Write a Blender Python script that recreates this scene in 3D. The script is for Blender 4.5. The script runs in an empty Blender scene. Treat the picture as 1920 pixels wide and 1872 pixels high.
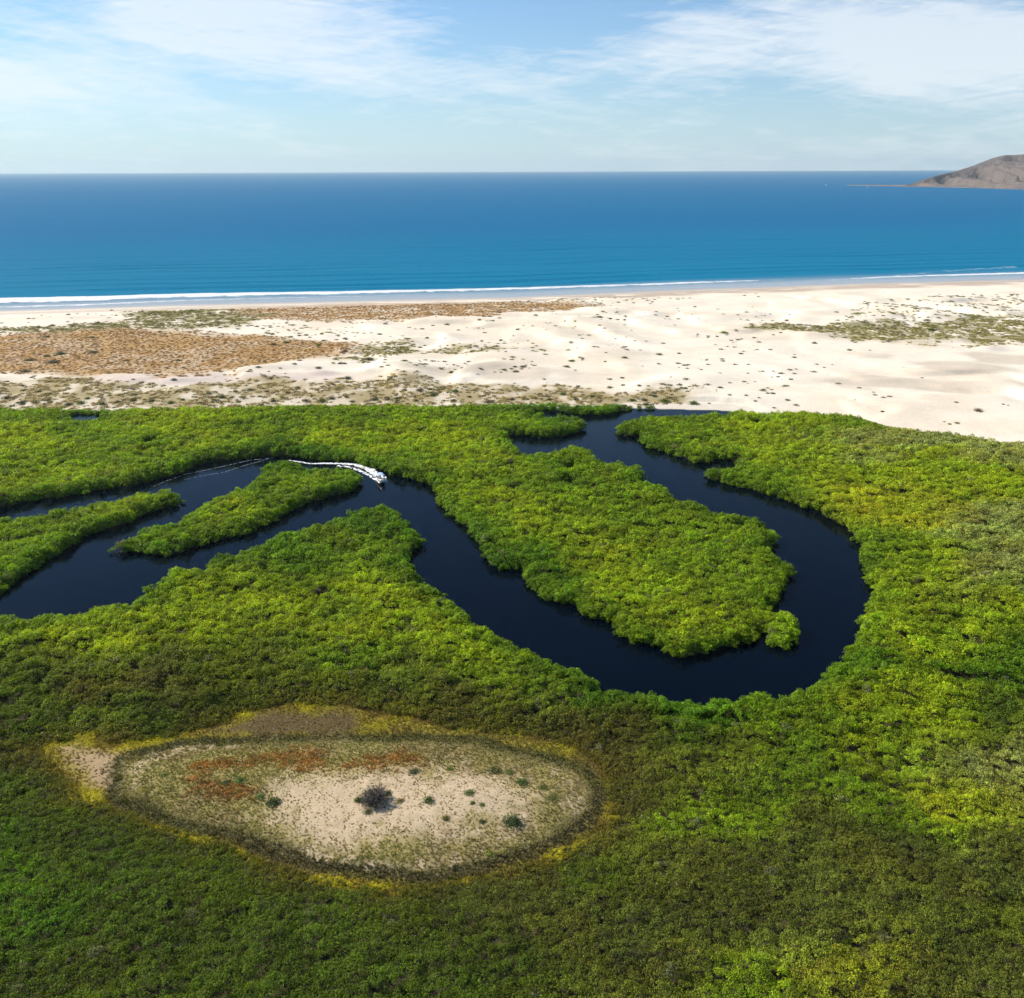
import bpy, math, random
import numpy as np
from mathutils import Matrix, Vector

# ---------------------------------------------------------------- camera, sky, sun, exposure
sc = bpy.context.scene
C = sc.collection
R = math.radians
IW, IH, FPX = 1920.0, 1872.0, 1700.0
CAM_H = 90.0
PITCH = math.atan((936 - 317.5) / FPX)
ROLL = R(-0.20)
cam_d = bpy.data.cameras.new('camera')
cam = bpy.data.objects.new('camera', cam_d); C.objects.link(cam)
cam_d.sensor_fit = 'HORIZONTAL'; cam_d.sensor_width = 36.0; cam_d.lens = FPX / IW * 36.0
cam_d.clip_start = 1.0; cam_d.clip_end = 200000.0
CAMR = Matrix.Rotation(math.pi / 2 - PITCH, 3, 'X') @ Matrix.Rotation(ROLL, 3, 'Z')
cam.matrix_world = Matrix.Translation((0, 0, CAM_H)) @ CAMR.to_4x4()
sc.camera = cam

SUN_EL = R(36.0)
SUN_AZ = math.atan2(-0.88, 0.47)          # from the left and a little beyond
world = bpy.data.worlds.new('World'); sc.world = world; world.use_nodes = True
wn = world.node_tree; wn.nodes.clear()
def wnode(t, **k):
    n = wn.nodes.new(t)
    for a, v in k.items(): setattr(n, a, v)
    return n
wout = wnode('ShaderNodeOutputWorld'); wbg = wnode('ShaderNodeBackground')
wsky = wnode('ShaderNodeTexSky', sky_type='NISHITA', sun_disc=False, sun_elevation=SUN_EL, sun_rotation=SUN_AZ % (2 * math.pi),
             altitude=60.0, air_density=1.0, dust_density=0.05, ozone_density=3.2)
SKY_STRENGTH = 0.070
CLOUD = 9.2                                # cloud radiance before the strength
def wmath(op, a, b=None, c=None, clamp=False):
    n = wnode('ShaderNodeMath', operation=op, use_clamp=clamp)
    for i, v in enumerate((a, b, c)):
        if v is None: continue
        if isinstance(v, (int, float)): n.inputs[i].default_value = v
        else: wn.links.new(v, n.inputs[i])
    return n.outputs[0]
wtc = wnode('ShaderNodeTexCoord'); wsep = wnode('ShaderNodeSeparateXYZ'); wn.links.new(wtc.outputs['Generated'], wsep.inputs[0])
waz = wmath('ARCTAN2', wsep.outputs[0], wsep.outputs[1]); wel = wmath('ARCSINE', wsep.outputs[2])
def wnoise(sx, sz, off, scale, detail, rough, dist=0.0, shear=0.0):
    cb = wnode('ShaderNodeCombineXYZ')
    wn.links.new(wmath('MULTIPLY_ADD', waz, sx, off), cb.inputs[0])
    wn.links.new(wmath('ADD', wmath('MULTIPLY', wel, sz), wmath('MULTIPLY', waz, shear)), cb.inputs[1])
    n = wnode('ShaderNodeTexNoise'); n.inputs['Scale'].default_value = scale; n.inputs['Detail'].default_value = detail
    n.inputs['Roughness'].default_value = rough; n.inputs['Distortion'].default_value = dist
    wn.links.new(cb.outputs[0], n.inputs['Vector']); return n.outputs['Fac']
def wblob(az, el, ra, re, amp):
    a = wmath('DIVIDE', wmath('SUBTRACT', waz, R(az)), R(ra)); e = wmath('DIVIDE', wmath('SUBTRACT', wel, R(el)), R(re))
    d2 = wmath('ADD', wmath('MULTIPLY', a, a), wmath('MULTIPLY', e, e))
    return wmath('MULTIPLY', wmath('EXPONENT', wmath('MULTIPLY', d2, -1.0)), amp)
big = wnoise(1.0, 3.6, 3.1, 3.4, 5.0, 0.55, 0.35, 0.35)
fine = wnoise(1.0, 6.0, 9.7, 16.0, 9.0, 0.70, 0.9, -0.6)
streak = wnoise(1.0, 11.0, 1.7, 10.0, 9.0, 0.68, 0.6, 1.4)
cov = wmath('ADD', wmath('ADD', wmath('MULTIPLY', big, 0.95), wmath('MULTIPLY', fine, 0.58)), wmath('MULTIPLY', streak, 0.55))
# banks of cirrus seen in the picture (azimuth, elevation, widths), and the clear gaps between them
for b in [(-16, 7.8, 6.5, 2.2, .30), (-9.0, 5.2, 5.0, 1.4, .26), (-27, 4.6, 9, 1.7, .36), (18, 7.0, 16, 2.4, .24), (26, 5.0, 12, 2.5, .16),
          (2.0, 8.2, 6.5, 2.0, -.42), (-23.5, 8.3, 3.0, .9, -.18), (-13.5, 4.6, 4.5, .9, -.08), (-2.5, 6.2, 5, 1.2, -.10)]:
    cov = wmath('ADD', cov, wblob(*b))
cov = wmath('SUBTRACT', cov, wmath('MULTIPLY', wmath('DIVIDE', wmath('SUBTRACT', wel, R(10)), R(18), clamp=True), .34))
cmask = wmath('MULTIPLY', wmath('SMOOTH_MIN', wmath('MULTIPLY', wmath('SUBTRACT', cov, 1.0), 2.9, clamp=True), 1.0, 0.1), 0.66, clamp=True)
wmix = wnode('ShaderNodeMix', data_type='RGBA')
wn.links.new(cmask, wmix.inputs['Factor'])
wtint = wnode('ShaderNodeMix', data_type='RGBA', blend_type='MULTIPLY'); wtint.inputs[0].default_value = 1.0
wn.links.new(wsky.outputs[0], wtint.inputs[6]); wtint.inputs[7].default_value = (.83, 1.0, 1.16, 1)
whz = wnode('ShaderNodeMix', data_type='RGBA')              # pale blue low haze, the same all round the horizon
wn.links.new(wmath('MULTIPLY', wmath('EXPONENT', wmath('DIVIDE', wmath('MAXIMUM', wel, 0.0), R(-4.5))), .72), whz.inputs[0])
wn.links.new(wtint.outputs[2], whz.inputs[6]); whz.inputs[7].default_value = (4.9, 6.5, 8.0, 1)
wn.links.new(whz.outputs[2], wmix.inputs[6]); wmix.inputs[7].default_value = (CLOUD * .96, CLOUD * 1.0, CLOUD * 1.03, 1)
wn.links.new(wmix.outputs[2], wbg.inputs['Color']); wbg.inputs['Strength'].default_value = SKY_STRENGTH
wn.links.new(wbg.outputs[0], wout.inputs['Surface'])

sun_d = bpy.data.lights.new('sun', 'SUN'); sun = bpy.data.objects.new('sun', sun_d); C.objects.link(sun)
sun_d.energy = 4.4; sun_d.angle = R(0.53); sun_d.color = (1.0, 0.925, 0.79)
sdir = Vector((math.sin(SUN_AZ) * math.cos(SUN_EL), math.cos(SUN_AZ) * math.cos(SUN_EL), math.sin(SUN_EL)))
sun.rotation_euler = sdir.to_track_quat('Z', 'Y').to_euler(); sun.location = (0, 0, 300)

vs = sc.view_settings
vs.view_transform = 'Standard'; vs.look = 'None'; vs.gamma = 1.0; vs.exposure = 0.66; vs.use_curve_mapping = False
cy = sc.cycles
cy.max_bounces = 4; cy.diffuse_bounces = 2; cy.glossy_bounces = 2; cy.transmission_bounces = 3; cy.transparent_max_bounces = 6
cy.volume_bounces = 0; cy.use_adaptive_sampling = True; cy.adaptive_threshold = 0.02; cy.adaptive_min_samples = 32
cy.use_denoising = True; cy.denoiser = "OPENIMAGEDENOISE"; cy.denoising_prefilter = "ACCURATE"
cy.caustics_reflective = False; cy.caustics_refractive = False
cy.sample_clamp_indirect = 4.0

# ---------------------------------------------------------------- helpers
rng = np.random.default_rng(7)
CR = np.array(CAMR)
def unproject(px, py, z=0.0):
    px, py, z = np.broadcast_arrays(np.asarray(px, float), np.asarray(py, float), np.asarray(z, float))
    d = np.stack([(px - 960) / FPX, -(py - 936) / FPX, -np.ones_like(px)], -1) @ CR.T
    t = (z - CAM_H) / d[..., 2]
    return d[..., 0] * t, d[..., 1] * t
def project(x, y, z=0.0):
    x, y, z = np.broadcast_arrays(np.asarray(x, float), np.asarray(y, float), np.asarray(z, float))
    p = np.stack([x, y, z - CAM_H], -1) @ CR
    return 960 + FPX * p[..., 0] / -p[..., 2], 936 - FPX * p[..., 1] / -p[..., 2]
def poly(pts, z=0.0):
    a = np.array([(p[0], p[1], p[2] if len(p) > 2 else z) for p in pts], float)
    x, y = unproject(a[:, 0], a[:, 1], a[:, 2])
    return np.stack([x, y], 1)
def _h(ix, iy, s):
    h = (ix.astype(np.int64) * 374761393 + iy.astype(np.int64) * 668265263 + s * 2147483647 + 1013904223) & 0xFFFFFFFF
    h = ((h ^ (h >> 13)) * 1274126177) & 0xFFFFFFFF
    h = ((h ^ (h >> 16)) * 2246822519) & 0xFFFFFFFF
    return ((h ^ (h >> 15)) & 0xFFFFFF) / float(0xFFFFFF)
def vnoise(x, y, s=0):
    ix = np.floor(x); iy = np.floor(y); fx = x - ix; fy = y - iy
    fx = fx * fx * fx * (fx * (fx * 6 - 15) + 10); fy = fy * fy * fy * (fy * (fy * 6 - 15) + 10)
    a = _h(ix, iy, s); b = _h(ix + 1, iy, s); c = _h(ix, iy + 1, s); d = _h(ix + 1, iy + 1, s)
    return (a + (b - a) * fx) * (1 - fy) + (c + (d - c) * fx) * fy
def fbm(x, y, s=0, o=4, g=0.5):
    t = 0; a = 1.0; n = 0
    for i in range(o):
        t = t + a * vnoise(x, y, s + i * 17); n += a; a *= g; x = x * 2.03 + 11.3; y = y * 2.03 - 7.7
    return t / n
def worley(x, y, s=0):
    ix = np.floor(x); iy = np.floor(y); best = np.full(x.shape, 9.0); rid = np.zeros(x.shape)
    for i in (-1, 0, 1):
        for j in (-1, 0, 1):
            cx = ix + i; cy_ = iy + j
            d = (cx + _h(cx, cy_, s) - x) ** 2 + (cy_ + _h(cx, cy_, s + 5) - y) ** 2
            m = d < best; best = np.where(m, d, best); rid = np.where(m, _h(cx, cy_, s + 9), rid)
    return np.sqrt(best), rid
def sdf(P, x, y):
    """signed distance, positive inside polygon P"""
    shp = x.shape; x = x.ravel(); y = y.ravel()
    best = np.full(x.shape, 1e18); ins = np.zeros(x.shape, bool)
    n = len(P)
    for i in range(n):
        ax, ay = P[i]; bx, by = P[(i + 1) % n]
        ex, ey = bx - ax, by - ay; wx, wy = x - ax, y - ay
        t = np.clip((wx * ex + wy * ey) / (ex * ex + ey * ey + 1e-12), 0, 1)
        best = np.minimum(best, (wx - ex * t) ** 2 + (wy - ey * t) ** 2)
        if by != ay:
            c = ((ay > y) != (by > y)) & (x < (bx - ax) * (y - ay) / (by - ay) + ax)
            ins ^= c
    d = np.sqrt(best)
    return np.where(ins, d, -d).reshape(shp)
class Field:
    def __init__(s, fn, x0, x1, y0, y1, st):
        s.x0, s.y0, s.st = x0, y0, st
        s.gx = np.arange(x0, x1 + st, st); s.gy = np.arange(y0, y1 + st, st)
        X, Y = np.meshgrid(s.gx, s.gy); s.v = fn(X, Y)
    def __call__(s, x, y):
        fx = np.clip((x - s.x0) / s.st, 0, len(s.gx) - 1.001); fy = np.clip((y - s.y0) / s.st, 0, len(s.gy) - 1.001)
        ix = fx.astype(int); iy = fy.astype(int); fx = fx - ix; fy = fy - iy
        v = s.v
        return (v[iy, ix] * (1 - fx) + v[iy, ix + 1] * fx) * (1 - fy) + (v[iy + 1, ix] * (1 - fx) + v[iy + 1, ix + 1] * fx) * fy
def sstep(a, b, x):
    t = np.clip((x - a) / (b - a), 0, 1); return t * t * (3 - 2 * t)
def mix3(a, b, t):
    return a * (1 - t[..., None]) + np.asarray(b) * t[..., None]

def tag(o, label=None, cat=None, group=None, kind=None):
    if label: o['label'] = label
    if cat: o['category'] = cat
    if group: o['group'] = group
    if kind: o['kind'] = kind
    return o
def mesh_obj(name, verts, faces, mat, parent=None, smooth=False, attrs=None):
    me = bpy.data.meshes.new(name)
    if isinstance(faces, np.ndarray):
        n = len(verts); k = faces.shape[1]
        me.vertices.add(n); me.vertices.foreach_set('co', np.asarray(verts, np.float32).ravel())
        me.loops.add(faces.size); me.loops.foreach_set('vertex_index', faces.ravel().astype(np.int32))
        me.polygons.add(len(faces)); me.polygons.foreach_set('loop_start', np.arange(0, faces.size, k, dtype=np.int32))
        me.update(calc_edges=True)
    else:
        me.from_pydata(verts, [], faces)
    me.polygons.foreach_set('use_smooth', np.full(len(me.polygons), smooth))
    for k, v in (attrs or {}).items(): set_attr(me, k, v)
    if mat: me.materials.append(mat)
    me.update(); me.validate()
    o = bpy.data.objects.new(name, me); C.objects.link(o)
    if parent: o.parent = parent
    return o
def set_attr(me, k, v):
    v = np.asarray(v)
    if v.ndim == 1:
        if v.dtype.kind == 'i':
            a = me.attributes.new(k, 'INT', 'POINT'); a.data.foreach_set('value', v.astype(np.int32))
        else:
            a = me.attributes.new(k, 'FLOAT', 'POINT'); a.data.foreach_set('value', v.astype(np.float32))
    elif k.startswith('v_'):
        a = me.attributes.new(k, 'FLOAT_VECTOR', 'POINT'); a.data.foreach_set('vector', v.astype(np.float32).ravel())
    else:
        a = me.attributes.new(k, 'FLOAT_COLOR', 'POINT')
        a.data.foreach_set('color', np.concatenate([v, np.ones((len(v), 1))], 1).astype(np.float32).ravel())
def grid_faces(nx, ny, keep=None):
    i = np.arange(nx - 1); j = np.arange(ny - 1); I, J = np.meshgrid(i, j)
    a = J * nx + I
    f = np.stack([a, a + 1, a + nx + 1, a + nx], -1)
    f = f.reshape(-1, 4) if keep is None else f[keep]
    return f
def compact(V, F, A):
    u, inv = np.unique(F, return_inverse=True)
    return V[u], inv.reshape(F.shape), {k: v[u] for k, v in A.items()}

# ---------------------------------------------------------------- materials
class NT:
    def __init__(s, name):
        s.m = bpy.data.materials.new(name); s.m.use_nodes = True; s.t = s.m.node_tree; s.t.nodes.clear()
        s.out = s.t.nodes.new('ShaderNodeOutputMaterial')
    def n(s, t, **k):
        x = s.t.nodes.new(t)
        for a, v in k.items(): setattr(x, a, v)
        return x
    def put(s, sock, v):
        if hasattr(v, 'node'): s.t.links.new(v, sock)
        elif isinstance(v, (tuple, list)) and len(v) == 3 and sock.type == 'RGBA': sock.default_value = (*v, 1)
        else: sock.default_value = v
    def math(s, op, a, b=None, c=None, clamp=False):
        x = s.n('ShaderNodeMath', operation=op, use_clamp=clamp)
        for i, v in enumerate((a, b, c)):
            if v is not None: s.put(x.inputs[i], v)
        return x.outputs[0]
    def mix(s, f, a, b, blend='MIX'):
        x = s.n('ShaderNodeMix', data_type='RGBA', blend_type=blend); s.put(x.inputs[0], f); s.put(x.inputs[6], a); s.put(x.inputs[7], b)
        return x.outputs[2]
    def attr(s, name, kind='GEOMETRY', out='Color'):
        return s.n('ShaderNodeAttribute', attribute_name=name, attribute_type=kind).outputs[out]
    def pos(s, sx=1, sy=1, sz=1):
        g = s.n('ShaderNodeNewGeometry'); v = s.n('ShaderNodeVectorMath', operation='MULTIPLY'); s.put(v.inputs[0], g.outputs['Position'])
        v.inputs[1].default_value = (sx, sy, sz); return v.outputs[0]
    def noise(s, vec, scale, detail=4, rough=.55, dist=0.0):
        x = s.n('ShaderNodeTexNoise'); s.put(x.inputs['Vector'], vec); x.inputs['Scale'].default_value = scale
        x.inputs['Detail'].default_value = detail; x.inputs['Roughness'].default_value = rough; x.inputs['Distortion'].default_value = dist
        return x.outputs['Fac']
    def rng(s, v, a, b, c, d):
        x = s.n('ShaderNodeMapRange'); s.put(x.inputs[0], v)
        for i, q in enumerate((a, b, c, d)): x.inputs[i + 1].default_value = q
        return x.outputs[0]
    def bump(s, h, strength, dist=1.0):
        x = s.n('ShaderNodeBump'); s.put(x.inputs['Height'], h); x.inputs['Strength'].default_value = strength; x.inputs['Distance'].default_value = dist
        return x.outputs[0]
    def bsdf(s, col, rough=.6, spec=.3, **k):
        x = s.n('ShaderNodeBsdfPrincipled'); s.put(x.inputs['Base Color'], col); s.put(x.inputs['Roughness'], rough)
        s.put(x.inputs['Specular IOR Level'], spec)
        for a, v in k.items(): s.put(x.inputs[a.replace('_', ' ')], v)
        return x.outputs[0]
    def done(s, sh):
        s.t.links.new(sh, s.out.inputs['Surface']); return s.m
def plain(name, col, rough=.5, spec=.4, var=.12, scale=6.0, **k):
    t = NT(name); nz = t.noise(t.pos(), scale, 4)
    c = t.mix(nz, tuple(v * (1 - var) for v in col), tuple(min(1, v * (1 + var)) for v in col))
    return t.done(t.bsdf(c, rough, spec, **k))
def leaf_material(name, src, trans=.32):
    t = NT(name)
    if src == 'inst': base = t.attr('icol', 'INSTANCER')
    else: base = t.n('ShaderNodeObjectInfo').outputs['Color']
    lv = t.attr('lv', 'GEOMETRY')
    c = t.mix(1.0, base, lv, 'MULTIPLY')
    p = t.bsdf(c, .58, .22)
    tr = t.n('ShaderNodeBsdfTranslucent')
    tc = t.mix(1.0, c, (1.25, 1.2, .45), 'MULTIPLY'); t.put(tr.inputs[0], tc)
    m = t.n('ShaderNodeMixShader'); m.inputs[0].default_value = trans
    t.put(m.inputs[1], p); t.put(m.inputs[2], tr.outputs[0])
    return t.done(m.outputs[0])
M_LEAF = leaf_material('mangrove_leaves', 'inst', .36)
M_SHRUB = leaf_material('shrub_leaves', 'obj', .22)
M_TUFT = leaf_material('dry_tufts', 'inst', .15)
M_BARK = plain('grey_bark', (.185, .16, .135), .8, .2, .3, 9)
M_STEM = plain('brown_stems', (.16, .12, .085), .8, .2, .3, 9)

def ground_material():
    t = NT('ground'); p = t.pos()
    c = t.attr('col'); fine = t.noise(p, 1.3, 6, .65); mid = t.noise(p, .16, 4, .6)
    f = t.math('MULTIPLY', t.rng(fine, .25, .75, .86, 1.12), t.rng(mid, .3, .7, .94, 1.05))
    col = t.mix(1.0, c, f, 'MULTIPLY')
    wet = t.attr('wet', out='Fac')
    rip = t.noise(t.pos(.5, 1.6, 1), 1.2, 4, .6)
    nb = t.bump(t.math('ADD', t.math('MULTIPLY', rip, .12), t.math('MULTIPLY', t.noise(p, 5, 3), .05)), .55)
    sh = t.bsdf(col, t.rng(wet, 0, 1, .95, .28), t.rng(wet, 0, 1, .1, .45), Normal=nb)
    return t.done(sh)
M_GROUND = ground_material()

# ---------------------------------------------------------------- outlines traced on the ground (pixel, pixel, canopy height looked over)
N, S_, F_ = 2.3, 1.1, 0.0
WATER = poly([(-420, 1040, F_), (-150, 975, F_), (0, 952, F_), (53, 943, F_), (110, 936, F_), (173, 923, F_), (227, 916, F_), (277, 906, F_), (300, 897, F_), (333, 890, F_), (368, 877, F_),
    (372, 872, F_), (400, 869, F_), (450, 863, F_), (500, 857, F_), (533, 858, F_), (583, 865, F_), (640, 868, F_), (657, 870, F_), (700, 881, F_), (727, 890, F_), (767, 903, F_), (813, 913, F_),
    (818, 930, S_), (820, 938, S_), (840, 957, S_), (857, 973, S_), (858, 983, F_), (867, 993, F_), (887, 1013, F_), (900, 1033, F_), (900, 1043, F_), (920, 1063, F_), (940, 1070, F_), (960, 1073, F_),
    (983, 1078, F_), (985, 1090, F_), (997, 1107, F_), (1013, 1120, F_), (1030, 1130, F_), (1047, 1133, F_), (1073, 1138, F_), (1080, 1148, F_), (1100, 1160, F_), (1120, 1163, F_), (1147, 1170, F_),
    (1153, 1183, F_), (1167, 1197, F_), (1193, 1205, F_), (1222, 1213, F_), (1256, 1232, F_), (1286, 1238, F_), (1324, 1228, F_), (1376, 1213, F_), (1410, 1211, F_), (1421, 1203, F_), (1427, 1192, F_),
    (1440, 1212, F_), (1477, 1223, F_), (1489, 1212, F_), (1507, 1181, S_), (1502, 1160, N), (1477, 1147, N), (1449, 1146, N), (1440, 1142, F_), (1462, 1130, F_), (1474, 1116, F_), (1476, 1101, F_), (1479, 1089, F_),
    (1493, 1075, F_), (1497, 1062, S_), (1485, 1053, N), (1462, 1047, N), (1432, 1044, F_), (1440, 1034, F_), (1456, 1026, F_), (1462, 1008, S_), (1447, 991, N), (1432, 977, N), (1410, 972, N), (1361, 965, N),
    (1331, 952, N), (1301, 941, N), (1271, 933, N), (1256, 926, N), (1257, 914, S_), (1249, 909, N), (1207, 903, N), (1206, 885, S_), (1197, 873, N), (1167, 870, N), (1127, 865, N), (1113, 858, S_),
    (1109, 847, S_), (1097, 838, N), (1067, 835, N), (1053, 843, N), (1037, 848, N), (1000, 850, N), (977, 845, N), (955, 830, S_), (953, 820, F_), (970, 817, F_), (1017, 823, F_), (1060, 819, F_),
    (1090, 809, F_), (1101, 797, S_), (1093, 788, N), (1067, 783, N), (1040, 785, N), (1010, 777, N), (1002, 772, F_), (1027, 773, F_), (1060, 774, F_), (1093, 779, F_), (1123, 782, F_), (1147, 778, F_),
    (1167, 773, F_), (1192, 768, F_), (1240, 769, F_), (1300, 770.5, F_), (1361, 772, F_), (1372, 773.5, F_), (1365, 774.5, N), (1312, 777, N), (1290, 781, N), (1210, 782, N), (1180, 787, N), (1163, 797, S_), (1154, 808, S_),
    (1163, 819, F_), (1187, 821, F_), (1200, 818, F_), (1202, 830, S_), (1210, 841, F_), (1234, 845, F_), (1286, 863, F_), (1301, 870, F_), (1327, 870, F_), (1342, 863, F_), (1380, 867, F_), (1386, 871, F_),
    (1369, 878, N), (1324, 875, N), (1309, 878, N), (1305, 886, F_), (1331, 900, F_), (1365, 910, F_), (1410, 923, F_), (1459, 936, F_), (1492, 949, F_), (1526, 958, F_), (1541, 968, F_), (1571, 983, F_), (1597, 1007, F_),
    (1611, 1025, S_), (1613, 1047, S_), (1625, 1066, S_), (1625, 1081, S_), (1636, 1100, S_), (1634, 1119, S_), (1623, 1149, S_), (1615, 1167, S_), (1610, 1186, S_), (1596, 1205, S_), (1585, 1227, N), (1571, 1235, N),
    (1552, 1246, N), (1545, 1265, N), (1519, 1282, N), (1492, 1293, N), (1459, 1300, N), (1410, 1302, N), (1364, 1307, N), (1318, 1313, N), (1272, 1310, N), (1251, 1303, N), (1240, 1300, N), (1177, 1290, N), (1133, 1283, N),
    (1123, 1270, N), (1083, 1253, N), (1043, 1243, N), (1033, 1233, N), (1003, 1223, N), (1000, 1215, N), (963, 1203, N), (947, 1193, N), (927, 1177, N), (893, 1163, N), (890, 1153, N), (860, 1137, N), (833, 1110, N),
    (807, 1093, N), (790, 1077, N), (777, 1060, N), (763, 1055, S_), (773, 1043, F_), (790, 1028, F_), (797, 1012, S_), (781, 993, N), (761, 970, N), (747, 957, N), (710, 950, N), (677, 952, N), (657, 960, N), (633, 975, N),
    (600, 982, N), (573, 993, N), (520, 1003, N), (490, 1023, N), (460, 1030, N), (437, 1037, N), (410, 1038, N), (393, 1048, N), (393, 1070, F_), (380, 1073, N), (340, 1068, N), (310, 1077, N), (303, 1088, N), (267, 1107, N),
    (262, 1118, N), (240, 1135, N), (217, 1130, N), (193, 1133, N), (167, 1142, N), (140, 1148, N), (83, 1153, N), (0, 1153, N), (-200, 1150, N), (-420, 1160, N)])
SPIT = poly([(-420, 1078, 3.4), (-200, 1008, 3.4), (0, 967, 3.4), (33, 963, 3.4), (100, 953, 3.4), (160, 941, 3.2), (233, 927, 2.7), (277, 920, 2.7), (300, 917, 2.7), (323, 918, 2.7), (344, 929, 2.7), (351, 938, S_), (340, 948, F_), (300, 957, F_), (267, 967, F_),
    (247, 980, F_), (200, 997, F_), (160, 1007, F_), (143, 1023, F_), (110, 1043, F_), (77, 1063, F_), (43, 1083, F_), (0, 1117, F_), (-60, 1138, F_), (-200, 1140, F_), (-420, 1140, F_)])
ISLAND = poly([(200, 1030, S_), (213, 1015, 2.7), (240, 1007, 2.7), (247, 997, 2.7), (267, 983, 2.7), (323, 977, 2.7), (340, 963, 2.7), (377, 943, 2.7), (417, 925, 2.7), (450, 913, 2.7), (483, 892, 2.7), (485, 880, 2.7), (497, 867, 2.7), (517, 862, 2.7),
    (550, 863, 2.7), (572, 870, 2.7), (578, 877, 2.7), (640, 875, 2.7), (667, 882, 2.7), (687, 893, 2.7), (691, 901, S_), (680, 911, F_), (663, 922, F_), (640, 928, F_), (600, 940, F_), (575, 948, F_), (547, 960, F_), (517, 981, F_), (467, 1001, F_), (427, 1012, F_),
    (400, 1018, F_), (350, 1034, F_), (310, 1046, F_), (283, 1043, F_), (267, 1038, F_), (233, 1039, F_), (213, 1038, F_)])
def ell(px, py, rx, ry, n=14, z=0.0):
    return poly([(px + rx * math.cos(a), py + ry * math.sin(a), z) for a in np.linspace(0, 2 * math.pi, n, endpoint=False)])
PONDS = [ell(160, 785, 30, 7.5), ell(1063, 884, 11, 5), ell(1066, 913, 12, 4.5), ell(1420, 800, 10, 4), ell(284, 836, 18, 6.0)]
SANDLINE = poly([(-900, 764, 2), (-300, 763, 2), (0, 762, 2), (200, 762, 2), (400, 760, 2), (600, 757, 2), (760, 757, 2), (900, 755, 2), (1000, 755, 2), (1100, 758, 2), (1160, 761, 1), (1195, 766, 0), (1240, 767, 0), (1300, 769, 0), (1361, 771, 0), (1425, 772, 2), (1470, 770, 2),
    (1511, 769, 2), (1556, 772, 2), (1605, 777, 2), (1614, 783, 2), (1650, 794, 2), (1680, 798, 2), (1755, 806, 2), (1800, 811, 2), (1856, 821, 2), (1920, 828, 2), (2100, 858, 2), (2300, 895, 2), (2700, 960, 2)])
_o = np.argsort(SANDLINE[:, 0]); SLX, SLY = SANDLINE[_o, 0], SANDLINE[_o, 1]
def d_sandline(x, y): return y - np.interp(x, SLX, SLY)          # positive on the dunes
SHORE = poly([(-700, 604), (0, 581), (320, 571), (640, 563.5), (960, 556), (1280, 542), (1440, 537), (1600, 531), (1920, 523), (2500, 509)])
SHX = np.concatenate([[-9000, -3000], SHORE[:, 0], [1400, 2600, 4200, 9000]]); SHY = np.concatenate([[300, 480], SHORE[:, 1], [1500, 3200, 5200, 6000]])
_o = np.argsort(SHX); SHX, SHY = SHX[_o], SHY[_o]
def d_shore(x, y): return y - np.interp(x, SHX, SHY)             # positive on the sea

CL_OUT = poly([(83, 1410), (97, 1400), (133, 1391), (160, 1382), (177, 1386), (207, 1399), (267, 1394), (333, 1387), (367, 1374), (427, 1357), (473, 1336), (517, 1329), (593, 1327), (650, 1326), (687, 1334), (743, 1346), (800, 1354), (840, 1370),
    (900, 1378), (983, 1385), (1033, 1395), (1083, 1411), (1120, 1437), (1133, 1467), (1140, 1497), (1147, 1527), (1133, 1557), (1093, 1580), (1043, 1610), (983, 1633), (910, 1645), (833, 1656), (773, 1664), (733, 1673), (680, 1667), (600, 1652), (533, 1632),
    (450, 1599), (393, 1581), (317, 1558), (260, 1534), (200, 1514), (150, 1499), (135, 1470), (100, 1437)])
CL_RING = poly([(213, 1430), (209, 1453), (213, 1487), (233, 1507), (300, 1537), (367, 1557), (450, 1573), (500, 1597), (567, 1620), (617, 1635), (667, 1643), (733, 1650), (817, 1645), (900, 1631), (967, 1614), (1050, 1582), (1100, 1550), (1120, 1520),
    (1117, 1487), (1093, 1450), (1033, 1429), (967, 1411), (883, 1396), (800, 1391), (700, 1388), (600, 1388), (500, 1391), (400, 1398), (333, 1402), (283, 1414), (240, 1424)])
CL_MUD = poly([(405, 1372), (445, 1360), (480, 1343), (533, 1340), (633, 1341), (672, 1349), (705, 1378), (600, 1385), (533, 1385), (433, 1383)])
CL_PINK = poly([(111, 1409), (150, 1401), (190, 1410), (228, 1416), (222, 1440), (212, 1470), (203, 1483), (175, 1470), (150, 1450), (128, 1428)])
CL_CORE = poly([(500, 1490), (540, 1470), (600, 1462), (700, 1458), (830, 1462), (940, 1472), (1005, 1500), (1000, 1535), (950, 1562), (860, 1580), (760, 1592), (660, 1600), (585, 1600), (540, 1575), (505, 1530)])
CL_ORANGE = [poly([(345, 1447), (365, 1440), (420, 1434), (500, 1421), (567, 1412), (610, 1424), (625, 1444), (690, 1426), (770, 1420), (792, 1433), (785, 1446), (720, 1452), (640, 1462), (560, 1456), (500, 1452), (440, 1456), (400, 1466), (360, 1460)]),
             poly([(352, 1470), (400, 1462), (412, 1480), (470, 1488), (480, 1505), (440, 1515), (400, 1498), (362, 1492)])]
CL_RIM = [poly([(1028, 1444), (1052, 1447), (1072, 1478), (1098, 1510), (1090, 1538), (1060, 1535), (1060, 1500), (1040, 1468)]), poly([(235, 1448), (290, 1418), (350, 1402), (470, 1402), (430, 1412), (340, 1420), (285, 1438), (262, 1480), (245, 1490)]),
          poly([(575, 1600), (640, 1612), (730, 1622), (860, 1612), (900, 1608), (850, 1632), (740, 1643), (660, 1633), (590, 1618)])]

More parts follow.
